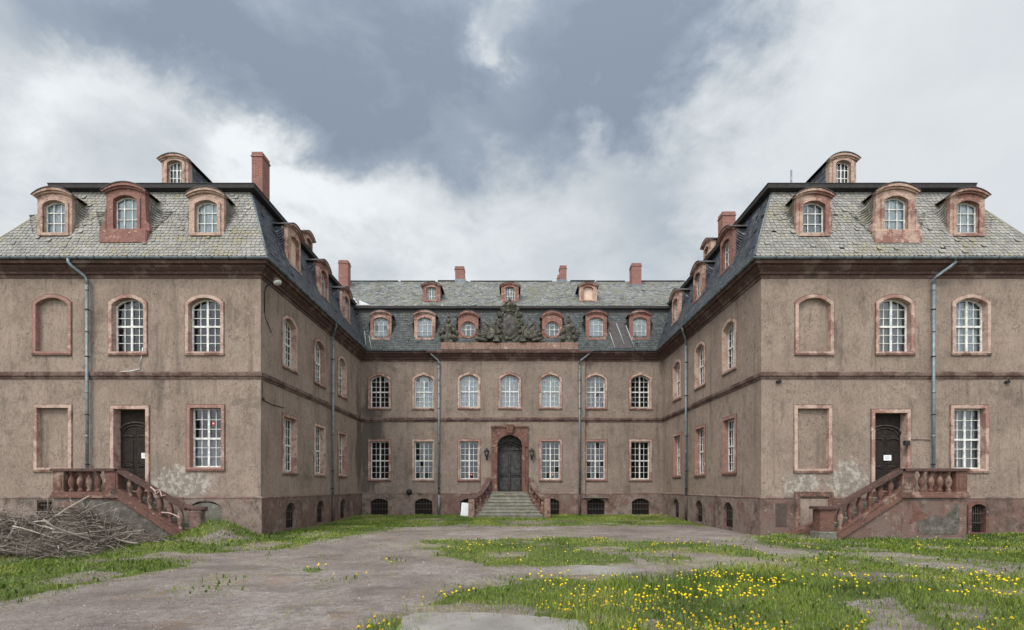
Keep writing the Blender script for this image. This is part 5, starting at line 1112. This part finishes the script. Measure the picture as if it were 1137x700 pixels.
# ------------------------------------------------------------------ heap of cut branches
def heap_h(x, y): return .98*math.exp(-(((x+14.3)/2.6)**4+((y-14.75)/1.55)**2)*.9)*(.80+.55*noise.noise(Vector((x*.9, y*.9, 3))))
def branch_path(r_, ln, bend, n):
    d = Vector((r_.gauss(0, 1), r_.gauss(0, .8), r_.gauss(.05, .42))).normalized(); p = Vector((0, 0, 0)); pts = [p.copy()]
    for k in range(n): d = (d+Vector((r_.gauss(0, bend), r_.gauss(0, bend), r_.gauss(-.01, bend*.7)))).normalized(); p = p+d*ln/n; pts.append(p.copy())
    c = sum(pts, Vector())/len(pts); return [q-c for q in pts]
rb = random.Random(3); o = MB()
nn = 26; rows = []
for j in range(15):
    rows.append(o.verts([(-17+7.6*i/nn, 12.9+3.7*j/14, hz(-17+7.6*i/nn, 12.9+3.7*j/14)-.05+.80*heap_h(-17+7.6*i/nn, 12.9+3.7*j/14)) for i in range(nn+1)]))
for a, b in zip(rows, rows[1:]): o.faces([(a+i, a+i+1, b+i+1, b+i) for i in range(nn)], 'twig', True)
for k in range(4200):
    x = rb.uniform(-16.8, -10.6); y = rb.uniform(12.7, 16.4); hh = heap_h(x, y)
    if hh < .06 and rb.random() < .75: continue
    z = hz(x, y)+hh*rb.uniform(.55, 1.05)+.02; pts = branch_path(rb, rb.uniform(.3, 1.2), .22, 5); rb_w = rb.choice((.45, .6, .8, 1, 1.3)); o.tube([Vector((x, y, z))+Vector((q.x, q.y, q.z*.85)) for q in pts], [v*rb_w for v in (.011, .010, .008, .007, .005, .003)], 'twig', 4, False)
ob = obj('twig_heap', o); tag(ob, 'grey heap of thin dry twigs in front of the left staircase', 'brush heap', None, 'stuff')
def long_branch(seed):
    r_ = random.Random(seed); ln = r_.uniform(1.1, 2.4); pts = branch_path(r_, ln, .10, 9); o = MB(); w0 = r_.choice((.010, .013, .016, .02, .028)); o.tube(pts, [w0*(1-.75*k/9) for k in range(10)], 'branch', 7)
    for k in range(r_.randint(1, 4)):
        i = r_.randint(3, 8); p = pts[i]; d = (pts[i+1]-pts[i]).normalized() if i < 9 else Vector((1, 0, 0)); d = (d+Vector((r_.gauss(0, .6), r_.gauss(0, .6), r_.gauss(.15, .4)))).normalized(); l2 = ln*r_.uniform(.15, .4); o.tube([p, p+d*l2*.5, p+d*l2+Vector((0, 0, r_.gauss(0, .05)))], [w0*.45, w0*.32, w0*.15], 'branch', 5)
    return o
for k in range(70):
    x = rb.uniform(-16.2, -11.0); y = rb.uniform(12.9, 15.9); hh = heap_h(x, y)
    if hh < .1 and k % 3: continue
    z = hz(x, y)+hh*rb.uniform(.85, 1.08)+.04; ob = obj('cut_branch', long_branch(100+k), None, Matrix.Translation((x, y, z)) @ Matrix.Rotation(rb.uniform(-.15, .15), 4, 'X'))
    tag(ob, 'long bare grey branch lying on the twig heap by the left staircase', 'branch', 'branches thrown on the twig heap')
# upright whips sticking out of the heap
for k, (px, py, px2, py2) in enumerate(((44, 590, 60, 548), (8, 600, 34, 562), (75, 582, 84, 552), (90, 575, 108, 556), (14, 585, 20, 566))):
    Y = 14.7+.2*k; a = Vector((*at(px, py, Y), 0)); b = Vector((*at(px2, py2, Y), 0)); A_ = Vector((a.x, Y, a.y)); B_ = Vector((b.x, Y-.2, b.y)); o = MB(); m1 = A_.lerp(B_, .5)+Vector((.08*(-1)**k, .05, .02)); o.tube([A_-A_, m1-A_, B_-A_], [.017, .012, .006], 'branch', 6); o.tube([m1-A_, m1-A_+Vector((.12*(-1)**k, 0, .22))], [.009, .004], 'branch', 5)
    tag(obj('upright_twig', o, None, Matrix.Translation(A_)), 'thin pale twig sticking up out of the twig heap', 'twig', 'twigs sticking up from the heap')
